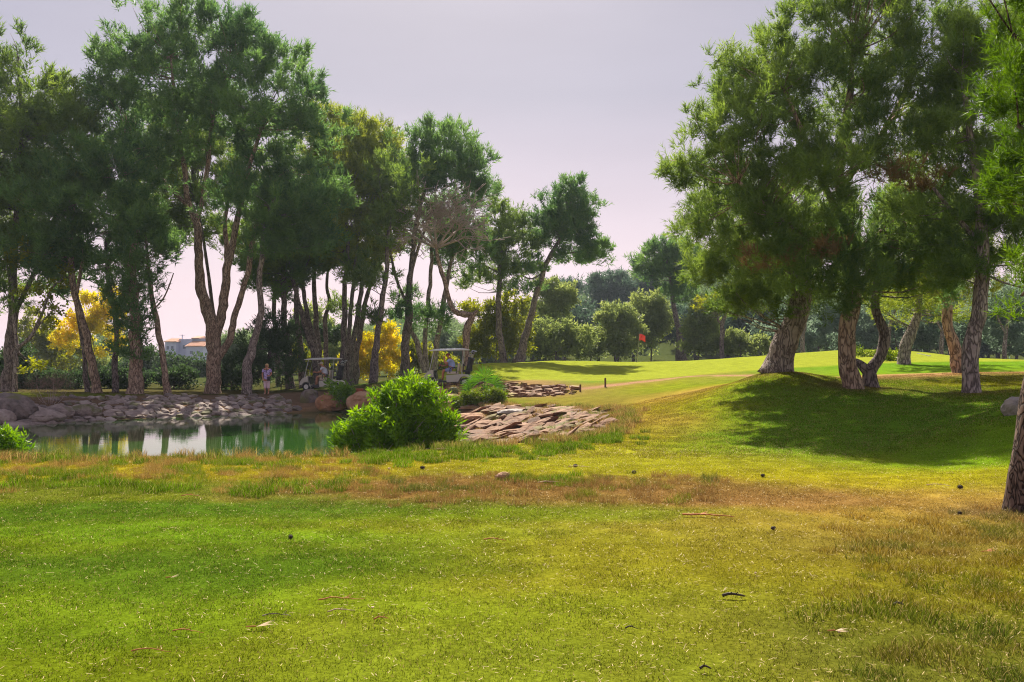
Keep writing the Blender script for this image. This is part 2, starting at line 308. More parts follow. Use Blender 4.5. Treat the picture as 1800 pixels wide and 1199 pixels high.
_YS = np.concatenate([np.arange(3, 30, .05), np.arange(30, 90, .1)])
def ghit(px, py):           # where the sight line of that picture point meets the ground
    zr = CAM_H-(py-HOR)/FPX*_YS; zg = height((px-900)/FPX*_YS, _YS); k = np.argmax(zg >= zr)
    return ((px-900)/FPX*_YS[k], _YS[k], zg[k]) if zg[k] >= zr[k] else ((px-900)/FPX*_YS[-1], _YS[-1], zg[-1])
def strokes():
    L = []
    g = lambda px, py, rx, ry, c, s=1.0: L.append((*G0(px, py), rx, ry, c, s))
    wv = lambda px, py, Y, rx, ry, c, s=1.0: L.append(((px-900)/FPX*Y, Y, rx, ry, c, s))
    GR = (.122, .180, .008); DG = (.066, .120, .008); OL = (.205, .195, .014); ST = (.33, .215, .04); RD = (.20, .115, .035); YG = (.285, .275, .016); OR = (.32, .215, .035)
    # centre and right foreground, olive with straw
    g(1050, 1120, 1.6, 1.6, OL, .9); g(1300, 1050, 1.8, 1.5, OL, .9); g(1000, 1000, 1.5, 1.5, OL, .6); g(1500, 1150, 1.3, 1.2, (.19, .17, .015), .9); g(1250, 960, 2.0, 1.2, OL, .9)
    g(850, 1180, 1.2, .9, (.13, .18, .012), .7)
    g(1450, 900, 2.6, 1.0, ST, .95); g(1600, 880, 2, 1.2, ST, .9); g(1250, 880, 2, .8, ST, .7); g(1650, 830, 1.6, .9, (.28, .26, .01), .6); g(1500, 840, 2.5, .8, (.34, .28, .012), .8)
    g(1700, 1000, 1.4, 1.6, (.17, .15, .010), .9); g(1650, 1150, 1.0, .9, (.11, .12, .015), .9); g(1600, 950, 1, .8, (.20, .15, .03), .7)
    g(1150, 830, 2.5, 1.0, (.27, .245, .008), .8); g(1000, 810, 2.5, 1.0, (.24, .24, .008), .7)
    # dark lusher streaks on the left
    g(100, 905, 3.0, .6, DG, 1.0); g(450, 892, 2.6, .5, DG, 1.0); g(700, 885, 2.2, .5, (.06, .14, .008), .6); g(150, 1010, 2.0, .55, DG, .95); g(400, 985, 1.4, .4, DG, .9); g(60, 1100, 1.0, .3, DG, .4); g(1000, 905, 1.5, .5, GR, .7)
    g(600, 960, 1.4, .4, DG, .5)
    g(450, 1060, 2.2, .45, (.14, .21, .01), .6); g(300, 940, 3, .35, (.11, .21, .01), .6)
    # dry rough band by the pond
    for px in range(-400, 700, 110): g(px, 822, 1.5, 1.3, (.26, .215, .012), .8); g(px+50, 860, 1.1, .5, (.11, .14, .015), .6)
    for px in range(620, 1280, 70): g(px, 858-(px-900)*.0, .8, .75, RD, .95)
    g(1350, 872, 1.3, .5, (.22, .12, .04), .8)
    # middle distance
    for px, py, rx in [(1150, 790, 2.5), (1000, 795, 1.5), (1250, 800, 2), (1330, 740, 1.5), (1270, 720, 1.2)]: g(px, py, rx, 2.0, YG, .6)
    for px, py in [(1100, 700), (1160, 705), (1080, 740), (1130, 760), (1200, 760), (1180, 730)]: g(px, py, 1.8, 3.0, (.28, .23, .01), .7)
    for px, py in [(1250, 690), (1150, 690), (1120, 715)]: wv(px, py, 27+(700-py)*.3, 1.0, 2.2, OR, .75)
    for px, Y in [(1368, 26.2), (1497, 23.7), (1533, 24.7), (1706, 21.7), (1690, 29.7), (1590, 37.6), (1805, 9.2)]: wv(px, 0, Y, .8, .55, (.15, .095, .04), .85)
    for px, Y in [(950, 33.5), (1000, 33), (1040, 32), (990, 36), (1050, 35), (1090, 33)]: wv(px, 0, Y, 1.3, 1.3, (.20, .16, .03), .85)
    wv(1220, 760, 19.5, .8, 1.0, OR, .6); wv(1180, 740, 22, .7, 1.2, OR, .6)
    wv(1300, 690, 25, 1.0, 2.2, YG, .9); wv(1350, 680, 24, 1.0, 1.5, (.11, .21, .01), .8)
    wv(1500, 720, 20, 3, 3, (.10, .20, .012), .85); wv(1650, 750, 17, 2.2, 2.5, (.10, .20, .012), .85); wv(1420, 770, 17, 2, 2, (.11, .21, .012), .8); wv(1730, 800, 13.5, 1.2, 1.2, (.13, .26, .01), .8)
    wv(1640, 655, 30, 6, 1.2, (.36, .22, .09), .9); wv(1460, 655, 31, 2, 1.0, (.33, .22, .08), .8); wv(1800, 655, 30, 4, 1.3, (.40, .22, .12), .9)
    wv(1550, 640, 37, 8, 3.5, (.15, .27, .015), .9); wv(1750, 640, 37, 6, 3.5, (.15, .27, .015), .9)
    return L
STROKES = strokes()
GREEN_C = [( -1.5, 50, 5, 8), (8, 53, 9, 11.5), (15, 52, 8, 12), (22, 50, 6, 11)]
def gcolor(x, y):
    P = np.stack([x, y], -1); wx = x+(fbm(P*.9+5, 3)-.5)*1.6; wy = y+(fbm(P*.9+91, 3)-.5)*1.3
    c = np.zeros(x.shape+(3,)); c[:] = (.132, .182, .008)
    n = fbm(P*.35+40, 4)[..., None]; c = c*(.52+.80*n); c[..., 0] += .07*np.clip((n[..., 0]-.5)*3, 0, 1)
    for sx_, sy_, rx, ry, cc, s in STROKES:
        q = ((wx-sx_)/rx)**2+((wy-sy_)/ry)**2
        m = (s*np.clip(1.35*np.exp(-q*.75), 0, 1))[..., None]; c = c*(1-m)+np.array(cc)*m
    # woodland litter behind the wall
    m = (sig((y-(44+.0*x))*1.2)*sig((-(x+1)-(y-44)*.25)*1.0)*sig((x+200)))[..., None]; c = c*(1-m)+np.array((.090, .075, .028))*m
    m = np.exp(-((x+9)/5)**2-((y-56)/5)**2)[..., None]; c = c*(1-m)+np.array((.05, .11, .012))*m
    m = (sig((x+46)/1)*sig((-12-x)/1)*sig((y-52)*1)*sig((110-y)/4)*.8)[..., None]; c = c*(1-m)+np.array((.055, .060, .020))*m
    # putting green and its fringe
    e1 = sig((green_f(wx, wy, 1.18)-1)*-9)[..., None]; c = c*(1-e1)+np.array((.12, .23, .014))*e1
    e2 = sig((green_f(x, y, 1.0)-1)*-22)[..., None]; c = c*(1-e2)+np.array((.26, .295, .030))*e2
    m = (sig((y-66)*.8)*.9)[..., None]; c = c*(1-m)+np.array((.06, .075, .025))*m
    # bare dirt path between the rough and the green
    pth = np.array([PX(1000, 680, 38.5)[:2], PX(1070, 673, 38.5)[:2], PX(1150, 670, 39)[:2], PX(1230, 663, 39)[:2], PX(1330, 657, 36)[:2]])
    dm = np.full(x.shape, 1e9)
    for i in range(len(pth)-1):
        a, b = pth[i], pth[i+1]; dd = b-a; t = np.clip(((wx-a[0])*dd[0]+(wy-a[1])*dd[1])/(dd@dd), 0, 1); dm = np.minimum(dm, np.hypot(wx-a[0]-t*dd[0], wy-a[1]-t*dd[1]))
    m = np.clip(1.2*np.exp(-(dm/.5)**2), 0, 1)[..., None]; c = c*(1-m)+np.array((.36, .21, .12))*m
    m = np.clip(np.exp(-(dm/2.4)**2)*.55, 0, 1)[..., None]*(1-m); c = c*(1-m)+np.array((.26, .16, .05))*m
    # banks
    d = pond_d(x, y); W = bank_w(x, y)
    far = (sig((y-30)*1.2)*sig(-(d-W)*4)*(x < 6))[..., None]; c = c*(1-far)+np.array((.17, .11, .07))*far
    ap = (sig((x+3)*2)*sig((y-18.0)*2)*sig((40-y))*sig(-(d-W*.98)*5))[..., None]; c = c*(1-ap)+np.array((.24, .14, .08))*ap
    pen = (sig((x+12)*1.5)*sig((2.5-x)*1.5)*sig((y-36.5)*2)*sig((43.5-y)*2))[..., None]*.9; c = c*(1-pen)+np.array((.30, .17, .09))*pen
    wet = sig(-(d-.35)*6)[..., None]; c = c*(1-wet)+np.array((.045, .05, .02))*wet
    return np.clip(c, .004, 1)
def green_f(x, y, k):
    f = np.full(x.shape, 0.)
    for cx, cy, rx, ry in GREEN_C: f = f+np.exp(-2*(((x-cx)/(rx*k))**2+((y-cy)/(ry*k))**2))
    return -np.log(f+1e-9)/2
def axis(a, b, d0, g, start):
    pos = [start]; s = d0
    while pos[-1] < b: pos.append(pos[-1]+s); s *= g
    neg = [start]; s = d0
    while neg[-1] > a: neg.append(neg[-1]-s); s *= g
    return np.array(neg[::-1][:-1]+pos)
xs = np.concatenate([axis(-1500, -14, .30, 1.09, -14)[:-1] if False else -axis(14, 1500, .25, 1.07, 14)[::-1], np.arange(-13.9, 13.95, .13), axis(14, 1500, .25, 1.07, 14)])
xs = np.unique(np.round(xs, 4)); xs = xs[(xs > -600) & (xs < 600)]
ys = np.concatenate([-axis(2.0, 200, .5, 1.25, 2.0)[::-1], np.arange(-1.8, 3, .5), np.arange(3, 24, .12), np.arange(24, 66, .28), axis(66.2, 3000, .5, 1.06, 66.2)])
ys = np.unique(np.round(ys, 4)); ys = ys[(ys > -150) & (ys < 850)]
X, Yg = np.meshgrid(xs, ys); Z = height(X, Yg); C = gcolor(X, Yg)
nx, ny = len(xs), len(ys); idx = np.arange(nx*ny).reshape(ny, nx)
T = np.stack([idx[:-1, :-1], idx[:-1, 1:], idx[1:, 1:], idx[1:, :-1]], -1).reshape(-1, 4)
m, t, b = newmat('ground_grass'); n_ = t.nodes; l_ = t.links
at = n_.new('ShaderNodeAttribute'); at.attribute_name = 'col'; g_ = n_.new('ShaderNodeNewGeometry')
n1 = n_.new('ShaderNodeTexNoise'); n1.inputs['Scale'].default_value = 30; n1.inputs['Detail'].default_value = 8; n1.inputs['Roughness'].default_value = .75; l_.new(g_.outputs['Position'], n1.inputs[0])
n2 = n_.new('ShaderNodeTexNoise'); n2.inputs['Scale'].default_value = 2.2; n2.inputs['Detail'].default_value = 6; l_.new(g_.outputs['Position'], n2.inputs[0])
r1 = n_.new('ShaderNodeMapRange'); l_.new(n1.outputs[0], r1.inputs[0]); r1.inputs[1].default_value = .3; r1.inputs[2].default_value = .7; r1.inputs[3].default_value = .42; r1.inputs[4].default_value = 1.5
r2 = n_.new('ShaderNodeMapRange'); l_.new(n2.outputs[0], r2.inputs[0]); r2.inputs[1].default_value = .3; r2.inputs[2].default_value = .7; r2.inputs[3].default_value = .82; r2.inputs[4].default_value = 1.16
mm = n_.new('ShaderNodeMath'); mm.operation = 'MULTIPLY'; l_.new(r1.outputs[0], mm.inputs[0]); l_.new(r2.outputs[0], mm.inputs[1])
vv = n_.new('ShaderNodeVectorMath'); vv.operation = 'SCALE'; l_.new(at.outputs['Color'], vv.inputs[0]); l_.new(mm.outputs[0], vv.inputs['Scale'])
l_.new(vv.outputs[0], b.inputs['Base Color']); b.inputs['Roughness'].default_value = 1; b.inputs['Specular IOR Level'].default_value = 0
bp = n_.new('ShaderNodeBump'); bp.inputs['Strength'].default_value = .55; bp.inputs['Distance'].default_value = .03; l_.new(n1.outputs[0], bp.inputs['Height']); l_.new(bp.outputs[0], b.inputs['Normal'])
GROUND = m
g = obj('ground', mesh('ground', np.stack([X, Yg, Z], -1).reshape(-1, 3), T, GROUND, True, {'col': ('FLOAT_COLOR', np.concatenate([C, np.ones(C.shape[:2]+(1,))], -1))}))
tag(g, kind='structure')
# pond water
m, t, b = newmat('pond_water'); b.inputs['Base Color'].default_value = (.030, .095, .012, 1); b.inputs['Roughness'].default_value = .03; b.inputs['IOR'].default_value = 1.33
b.inputs['Specular IOR Level'].default_value = .85
g_ = t.nodes.new('ShaderNodeNewGeometry'); mp = t.nodes.new('ShaderNodeMapping'); mp.inputs['Scale'].default_value = (.6, 1.6, 1); t.links.new(g_.outputs['Position'], mp.inputs[0])
n1 = t.nodes.new('ShaderNodeTexNoise'); n1.inputs['Scale'].default_value = 3.5; n1.inputs['Detail'].default_value = 3; t.links.new(mp.outputs[0], n1.inputs[0])
bp = t.nodes.new('ShaderNodeBump'); bp.inputs['Strength'].default_value = .12; bp.inputs['Distance'].default_value = .01; t.links.new(n1.outputs[0], bp.inputs['Height']); t.links.new(bp.outputs[0], b.inputs['Normal'])
cen = SHORE.mean(0); big = SHORE+(SHORE-cen)/np.linalg.norm(SHORE-cen, axis=1)[:, None]*.35
V = np.vstack([np.c_[big, np.full(len(big), WATER)], [[cen[0], cen[1], WATER]]]); nn = len(big)
o = obj('pond_water', mesh('pond_water', V, np.array([(i, (i+1) % nn, nn) for i in range(nn)]), m)); tag(o, kind='structure')

# ------------------------------------------------------------------ foliage
def tufts(P, D, L, Wd, n, spread, rng, cross=False):
    """P,D (m,3) positions and directions -> n needle triangles each"""
    m = len(P); d = D[:, None]+spread*rng.normal(size=(m, n, 3)); d /= np.linalg.norm(d, axis=2)[..., None]+1e-9
    r = rng.normal(size=(m, n, 3)); s = np.cross(d, r); s /= np.linalg.norm(s, axis=2)[..., None]+1e-9
    base = P[:, None]+D[:, None]*(rng.random((m, n, 1))-.4)*L[:, None, None]*1.25
    ln = (L[:, None]*(.50+.45*rng.random((m, n))))[..., None]; wd = Wd
    V = np.stack([base-s*wd/2, base+s*wd/2, base+d*ln], 2)
    tint = np.repeat(rng.random(m)[:, None]*.75+.25*rng.random((m, n)), 3)
    return V.reshape(-1, 3), tint
def leaves(P, D, L, Wd, n, spread, rng):
    """leaf diamonds, two triangles each, folded on the midrib"""
    m = len(P); d = D[:, None]+spread*rng.normal(size=(m, n, 3)); d /= np.linalg.norm(d, axis=2)[..., None]+1e-9
    r = rng.normal(size=(m, n, 3)); s = np.cross(d, r); s /= np.linalg.norm(s, axis=2)[..., None]+1e-9
    u = np.cross(d, s)
    base = P[:, None]+rng.normal(size=(m, n, 3))*L[:, None, None]*.35
    ln = (L[:, None]*(.7+.6*rng.random((m, n))))[..., None]
    a = base; tip = base+d*ln; l = base+d*ln*.45-s*Wd/2+u*Wd*.15; rr = base+d*ln*.45+s*Wd/2+u*Wd*.15
    V = np.stack([a, l, tip, a, tip, rr], 2)
    tint = np.repeat(rng.random(m)[:, None]*.7+.3*rng.random((m, n)), 6)
    return V.reshape(-1, 3), tint
def clumps(blobs, s, k, rng, shell=.45):
    """centres of foliage clumps through ellipsoid blobs (cx,cy,cz,rx,ry,rz)"""
    out = []
    for bx, by, bz, rx, ry, rz in blobs:
        n = max(4, int(k*((rx*ry*rz)**(2/3))*9/(s*s)))
        v = rng.normal(size=(n, 3)); v /= np.linalg.norm(v, axis=1)[:, None]; rr = shell+(1-shell)*rng.random((n, 1))**.6
        rr = rr*(.84+.30*rng.random((n, 1)))*np.where(rng.random((n, 1)) < .08, 1.18, 1)
        p = v*rr*np.array([rx, ry, rz])+np.array([bx, by, bz])
        out.append(np.c_[p, v])
    return np.vstack(out)
def foliage(cl, s, nt, L, Wd, nn, rng, flat=.62, style='needle', spread=.55):
    m = len(cl); c = cl[:, None, :3]; v = rng.normal(size=(m, nt, 3)); v /= np.linalg.norm(v, axis=2)[..., None]
    sz = s*(.45+.6*rng.random((m, 1, 1))); rr = .35+.65*rng.random((m, nt, 1))**.7
    p = c+v*rr*sz*np.array([1, 1, flat])
    if nt >= 20:
        sub = rng.normal(size=(m, 5, 3)); sub /= np.linalg.norm(sub, axis=2)[..., None]; sub = sub*sz*.85*np.array([1, 1, flat])+np.array([0, 0, .1])*sz
        ii = rng.integers(0, 5, (m, nt)); sc_ = np.take_along_axis(sub, ii[..., None].repeat(3, 2), 1); p = c+sc_+v*rr*sz*.31
    D = .8*v+np.array([0, 0, .85])+.5*cl[:, None, 3:6]+.25*rng.normal(size=(m, nt, 3)); D /= np.linalg.norm(D, axis=2)[..., None]
    p = p.reshape(-1, 3); D = D.reshape(-1, 3); Ls = L*(.7+.6*rng.random(len(p)))
    if style == 'needle': V, tt = tufts(p, D, Ls, Wd, nn, spread, rng)
    else: V, tt = leaves(p, D, Ls, Wd, nn, .8, rng)
    return V, tt
def crown_mesh(name, V, tint, mat):
    T = np.arange(len(V)).reshape(-1, 3)
    return mesh(name, V, T, mat, False, {'tint': ('FLOAT', tint)})
NTRI = [0]; KM = 1.0
def tree(name, label, cat, Y, paths, blobs, bark=BARK, leaf=PINE_MD, s=.8, k=1.0, nt=22, L=.33, Wd=.05, nn=6, style='needle', seed=1, group=None, sides=9, br=1.0, flat=.62, rough=.35, shell=.45, gz=None, dead=None):
    rng = np.random.default_rng(seed); x0 = (paths[0][0][0]-900)/FPX*Y; z0 = H(x0, Y) if gz is None else gz
    root = empty(name, (x0, Y, z0)); tag(root, label, cat, group); O = np.array([x0, Y, z0])
    tv = []; tf = []; nodes = []
    for pi, path in enumerate(paths):
        pts = []
        for j, q in enumerate(path):
            dy = q[3] if len(q) > 3 else 0
            p = PX(q[0], q[1], Y+dy)-O; r = q[2]/2/FPX*(Y+dy)
            if pi == 0 and j == 0: p[2] = -.15
            pts.append([*p, r])
        n = max(6, int(len(pts)*5)); Q = spline(pts, n); Q[:, 3] *= .9; Q[:, 3] = np.maximum(Q[:, 3], .012)
        if pi == 0:
            Q[:, 3] *= 1+.18*np.exp(-(Q[:, 2]-Q[0, 2])/(.7*Q[0, 3]+.01))
        wob = (fbm(np.c_[Q[:, 2:3]*1.3, np.full((n, 1), seed*3.1+pi), np.zeros((n, 1))], 2)-.5)
        Q[:, 0] += wob*Q[:, 3]*1.0
        v, f = tube(Q[:, :3], Q[:, 3], sides, rough, 7)
        o_ = len(tv) and sum(len(a) for a in tv); tv.append(v); tf += [tuple(i+o_ for i in ff) for ff in f]; nodes.append(Q[n//3:] if pi == 0 else Q[1:])
    trunk = obj('trunk', mesh('trunk', np.vstack(tv), tf, bark, True), root)
    nodes = np.vstack(nodes)
    if blobs:
        bl = []
        for q in blobs:
            px, py, rx, ry = q[:4]; dy = q[4] if len(q) > 4 else rng.uniform(-.4, .4)*rx/FPX*Y
            c = PX(px, py, Y+dy)-O; bl.append((*c, rx/FPX*Y, max(rx, ry)/FPX*Y*.8, ry/FPX*Y))
        cl = clumps([(*q[:3], q[3]*1.1, q[4]*1.1, q[5]*1.1) for q in bl], s, k*KM, rng, shell)
        # branches: from the nearest limb node below, out to the clumps
        bv = []; bf = []; off = 0
        sel = cl[rng.random(len(cl)) < .42*br]
        for c in sel:
            dd = np.linalg.norm(nodes[:, :3]-c[:3]+np.array([0, 0, .35*s]), axis=1)+.4*np.maximum(0, nodes[:, 2]-c[2]+.2)
            a = nodes[np.argmin(dd)]; p0 = a[:3]; p1 = c[:3]; mid = (p0+p1)/2+rng.normal(size=3)*.08*np.linalg.norm(p1-p0)+np.array([0, 0, -.06*np.linalg.norm(p1-p0)])
            Q = spline([p0, mid, p1], 5); ln = np.linalg.norm(p1-p0); r0 = min(a[3]*.5, .012+.012*ln)
            v, f = tube(Q, np.linspace(r0, .008, 5), 3); bv.append(v); bf += [tuple(i+off for i in ff) for ff in f]; off += len(v)
        if bv: tag(obj('branches', mesh('branches', np.vstack(bv), bf, bark, True), root), kind='stuff')
        V, tt = foliage(cl, s, nt, L, Wd, nn, rng, flat, style)
        NTRI[0] += len(V)//3
        obj('crown', crown_mesh('crown', V, tt, leaf), root)
        if dead:
            dl = [(*(PX(q[0], q[1], Y+q[4])-O), q[2]/FPX*Y, q[2]/FPX*Y, q[3]/FPX*Y) for q in dead]
            V, tt = foliage(clumps(dl, s*.7, .45, rng, .1), s*.7, 24, L, Wd, nn, rng, flat, style); obj('dead_needles', crown_mesh('dead_needles', V, tt, RUSTN), root)
    return root

# ---- right-hand pines (about 24 m away)
R = dict(s=.66, nt=54, L=.22, Wd=.020, nn=12, sides=14)
tree('pine_tree', 'big upright pine with broad dense crown reaching the top edge', 'pine tree', 24,
     [[(1497, 684, 37), (1496, 640, 34), (1492, 590, 33), (1496, 540, 31), (1494, 470, 28), (1488, 400, 24), (1478, 300, 19), (1490, 200, 14), (1500, 90, 9)],
      [(1488, 400, 16), (1460, 350, 13, -.5), (1420, 260, 10, -1), (1380, 160, 7, -1)], [(1482, 320, 14), (1540, 250, 12, .5), (1590, 160, 9, 1), (1610, 80, 6, 1)],
      [(1492, 470, 12), (1440, 430, 10, -.8), (1370, 380, 8, -1.4), (1300, 320, 6, -1.5)], [(1494, 450, 12), (1560, 400, 10), (1640, 340, 8), (1690, 290, 6)]],
     [(1440, 60, 75, 60), (1560, 50, 85, 60), (1510, -40, 110, 60), (1390, 130, 70, 60, -1.0), (1620, 130, 70, 70), (1480, 170, 90, 70), (1310, 150, 65, 50), (1260, 210, 48, 40, -.5), (1340, 250, 80, 60, -1.3),
      (1560, 240, 80, 60, -1), (1230, 270, 50, 40), (1200, 285, 24, 38), (1270, 340, 65, 45), (1400, 350, 80, 60, -1.6), (1480, 300, 70, 60, -2.0), (1640, 280, 80, 80), (1530, 400, 90, 60, -.6), (1330, 420, 80, 50, -1), (1440, 470, 75, 60, -1.2), (1490, 500, 52, 52, -1.8), (1600, 460, 70, 60, 0),
      (1225, 380, 30, 40), (1260, 110, 30, 25), (1350, 85, 35, 25), (1660, 60, 22, 35)],
     BARK_R, PINE_MD, k=.9, seed=11, dead=[(1575, 305, 45, 12, -2.2), (1625, 330, 30, 14, -2), (1450, 440, 24, 16, -2.0), (1340, 455, 40, 12, -1.6)], **R)
tree('pine_tree', 'leaning thick-trunked pine on the crest left of the upright twin-trunk pair', 'pine tree', 26.5,
     [[(1368, 652, 58), (1378, 620, 48), (1394, 580, 42), (1405, 545, 40), (1412, 480, 32), (1400, 400, 24), (1380, 320, 14)], [(1405, 500, 20), (1350, 440, 14), (1290, 400, 10), (1240, 360, 6)]],
     [(1255, 420, 45, 45), (1290, 480, 60, 45), (1345, 520, 60, 35), (1280, 370, 55, 45), (1360, 440, 70, 55, -1), (1240, 480, 30, 30), (1420, 500, 60, 40, .8), (1400, 380, 70, 60), (1300, 530, 45, 22)],
     BARK, PINE_MD, k=.95, seed=12, **R)
tree('pine_tree', 'slim pine with twisting trunk forking low beside the upright pine', 'pine tree', 25,
     [[(1531, 681, 30), (1529, 660, 26), (1534, 648, 22), (1548, 625, 20), (1553, 590, 19), (1544, 560, 17), (1540, 530, 16), (1543, 480, 14), (1550, 420, 10), (1570, 350, 7)], [(1528, 655, 20), (1516, 642, 16), (1507, 635, 12, .3)], [(1541, 490, 9), (1580, 475, 7, .4), (1640, 480, 4, .8)]],
     [(1560, 430, 60, 50), (1620, 450, 60, 40), (1590, 380, 60, 50), (1640, 500, 50, 22), (1550, 480, 25, 14)], BARK_D, PINE_DK, k=.8, seed=13, **R)
tree('pine_tree', 'straight grey pine nearest the right edge in the shaded hollow', 'pine tree', 22,
     [[(1706, 691, 34), (1708, 640, 30), (1713, 590, 29), (1722, 540, 28), (1727, 480, 27), (1725, 400, 22), (1715, 300, 16), (1700, 200, 10), (1690, 120, 6)], [(1722, 430, 12), (1680, 380, 9), (1640, 330, 6)], [(1722, 400, 12), (1770, 340, 9), (1810, 280, 6)]],
     [(1700, 150, 60, 60), (1740, 80, 60, 60), (1680, 230, 60, 60), (1760, 230, 70, 60), (1720, 330, 70, 60), (1790, 130, 50, 60), (1800, 330, 70, 70), (1650, 380, 60, 50), (1740, 430, 60, 45), (1680, 470, 45, 30), (1800, 440, 50, 50), (1690, 90, 40, 50), (1820, 30, 60, 60)], BARK, PINE_MD, k=.85, seed=14, **R)
tree('pine_tree', 'small tilted pine with warm sunlit brown trunk behind the shaded hollow', 'pine tree', 30,
     [[(1690, 656, 26), (1680, 620, 22), (1668, 580, 20), (1663, 545, 18), (1660, 480, 14), (1650, 420, 9)]],
     [(1650, 470, 50, 40), (1690, 490, 40, 35), (1610, 500, 50, 30), (1640, 400, 60, 50), (1700, 420, 50, 50)], BARK_R, PINE_YL, k=.8, seed=15, **R)
tree('pine_tree', 'short dark pine standing behind the hollow beside the grassy mound', 'pine tree', 38,
     [[(1588, 642, 26), (1592, 610, 22), (1602, 585, 20), (1612, 555, 15), (1620, 500, 9)]],
     [(1590, 545, 55, 28), (1630, 530, 50, 35), (1560, 520, 40, 25), (1610, 480, 55, 40), (1680, 545, 35, 28)], BARK, PINE_YL, k=.8, s=.7, nt=22, L=.25, Wd=.03, nn=7, seed=16, sides=10)
# near pine on the right edge
nr_root = tree('pine_tree', 'nearest pine, rough plated trunk cut by the right edge', 'pine tree', 9.4,
     [[(1800, 904, 66), (1800, 870, 62), (1806, 800, 58), (1820, 700, 54), (1836, 600, 50), (1850, 450, 46), (1860, 250, 42), (1865, 0, 36), (1860, -300, 24)],
      [(1858, 330, 16), (1830, 270, 12), (1790, 220, 8)], [(1855, 380, 14), (1830, 480, 9), (1795, 520, 5)], [(1862, 150, 16), (1830, 100, 12), (1780, 60, 7)]],
     [(1790, 170, 52, 55, .2), (1775, 245, 40, 60, .3), (1830, 120, 60, 70, 0), (1800, 50, 55, 60, .5), (1770, 330, 25, 40, .4), (1800, 510, 28, 55, .2), (1860, 300, 60, 90, -.3), (1900, 100, 120, 160, 0), (1900, -200, 220, 180, 0), (1960, 300, 120, 160, .5)],
     BARK_N, PINE_NR, s=.32, k=.5, nt=40, L=.15, Wd=.010, nn=14, seed=17, sides=30, rough=.3)

# ---- left-hand wood
Lp = dict(s=1.0, nt=44, L=.38, Wd=.050, nn=9)
tree('pine_tree', 'tallest broad pine of the left wood, thick trunk splitting low into three limbs', 'pine tree', 48,
     [[(374, 688, 29), (375, 650, 27), (374, 610, 28), (370, 570, 26), (356, 520, 20), (350, 460, 16), (347, 400, 14), (330, 350, 11), (322, 280, 9), (310, 200, 7), (300, 100, 5)],
      [(378, 600, 20), (390, 540, 18), (398, 480, 16), (408, 430, 13), (420, 370, 11), (440, 290, 8), (470, 190, 5)],
      [(382, 630, 14), (402, 600, 14), (415, 550, 12), (428, 510, 11), (440, 450, 10), (452, 390, 8), (480, 320, 5)],
      [(345, 395, 10), (365, 300, 9), (372, 220, 7), (400, 120, 4)], [(338, 370, 8), (290, 320, 6), (240, 240, 4)], [(400, 470, 9), (396, 400, 8), (402, 350, 6)]],
     [(300, 55, 75, 52), (240, 100, 60, 50), (370, 70, 70, 55), (190, 135, 42, 45), (440, 95, 60, 52), (500, 120, 48, 45), (300, 150, 110, 65), (420, 170, 110, 60), (210, 210, 55, 65), (540, 180, 45, 50), (280, 240, 80, 45), (470, 240, 80, 50), (370, 200, 60, 40), (560, 240, 45, 45), (500, 310, 70, 45), (190, 280, 50, 50), (330, 10, 40, 14), (455, 55, 22, 18)],
     BARK_R, PINE_DK, k=.62, seed=21, sides=12, **Lp)
tree('pine_tree', 'pine at the left edge with pointed top above the wood', 'pine tree', 46,
     [[(14, 702, 30), (18, 640, 22), (22, 560, 18), (24, 470, 15), (30, 380, 12), (38, 280, 9), (36, 180, 6), (32, 100, 4)], [(22, 560, 10), (60, 480, 8), (80, 420, 5)]],
     [(33, 100, 26, 38), (55, 165, 55, 42), (100, 170, 45, 45), (10, 210, 60, 60), (80, 240, 75, 55), (20, 320, 80, 60), (100, 320, 70, 50), (130, 220, 30, 60), (-40, 250, 70, 120), (-30, 400, 80, 80), (20, 420, 60, 40), (20, 500, 60, 38)],
     BARK_D, PINE_MD, k=.7, seed=22, **Lp)
tree('pine_tree', 'leaning pine with warm brown trunk and blue-green crown near the yellow tree', 'pine tree', 45.5,
     [[(174, 697, 19), (165, 660, 16), (155, 610, 15), (143, 560, 13), (130, 510, 12), (124, 440, 10), (130, 360, 8), (160, 300, 5)], [(134, 520, 7), (145, 460, 6), (160, 420, 4)]],
     [(140, 310, 85, 55), (220, 290, 60, 50), (90, 360, 75, 55), (190, 360, 90, 55), (130, 420, 70, 38), (240, 380, 50, 50), (70, 440, 55, 40)],
     BARK_R, PINE_DK, k=.8, seed=23, **Lp)
tree('pine_tree', 'stout pine with dark foliage clinging around its trunk above the wall', 'pine tree', 44.5,
     [[(240, 697, 32), (238, 650, 25), (240, 600, 24), (237, 540, 20), (232, 470, 16), (240, 400, 10)]],
     [(236, 560, 34, 40), (228, 610, 30, 28), (245, 500, 40, 38), (215, 470, 50, 32), (260, 440, 45, 35), (200, 520, 28, 28)], BARK_R, PINE_DK, s=.6, k=.7, nt=24, L=.3, Wd=.045, nn=6, seed=24)
tree('pine_tree', 'thin pine leaning left beside the pale gap of sky', 'pine tree', 45,
     [[(293, 697, 15), (288, 650, 12), (280, 590, 11), (270, 540, 10), (262, 480, 8), (255, 410, 5)], [(270, 545, 3), (290, 520, 3), (305, 480, 2)]],
     [(262, 420, 40, 30), (230, 400, 40, 30), (290, 440, 25, 14)], BARK_R, PINE_DK, k=.7, seed=25, **Lp)
tree('pine_tree', 'thin dark pine between the leaning brown trunk and the stout one', 'pine tree', 46.5,
     [[(202, 695, 13), (203, 640, 11), (205, 580, 10), (197, 530, 9), (190, 480, 8), (185, 420, 5)]],
     [(185, 440, 50, 35), (150, 460, 40, 25), (205, 545, 20, 30)], BARK_D, PINE_DK, k=.6, seed=26, **Lp)
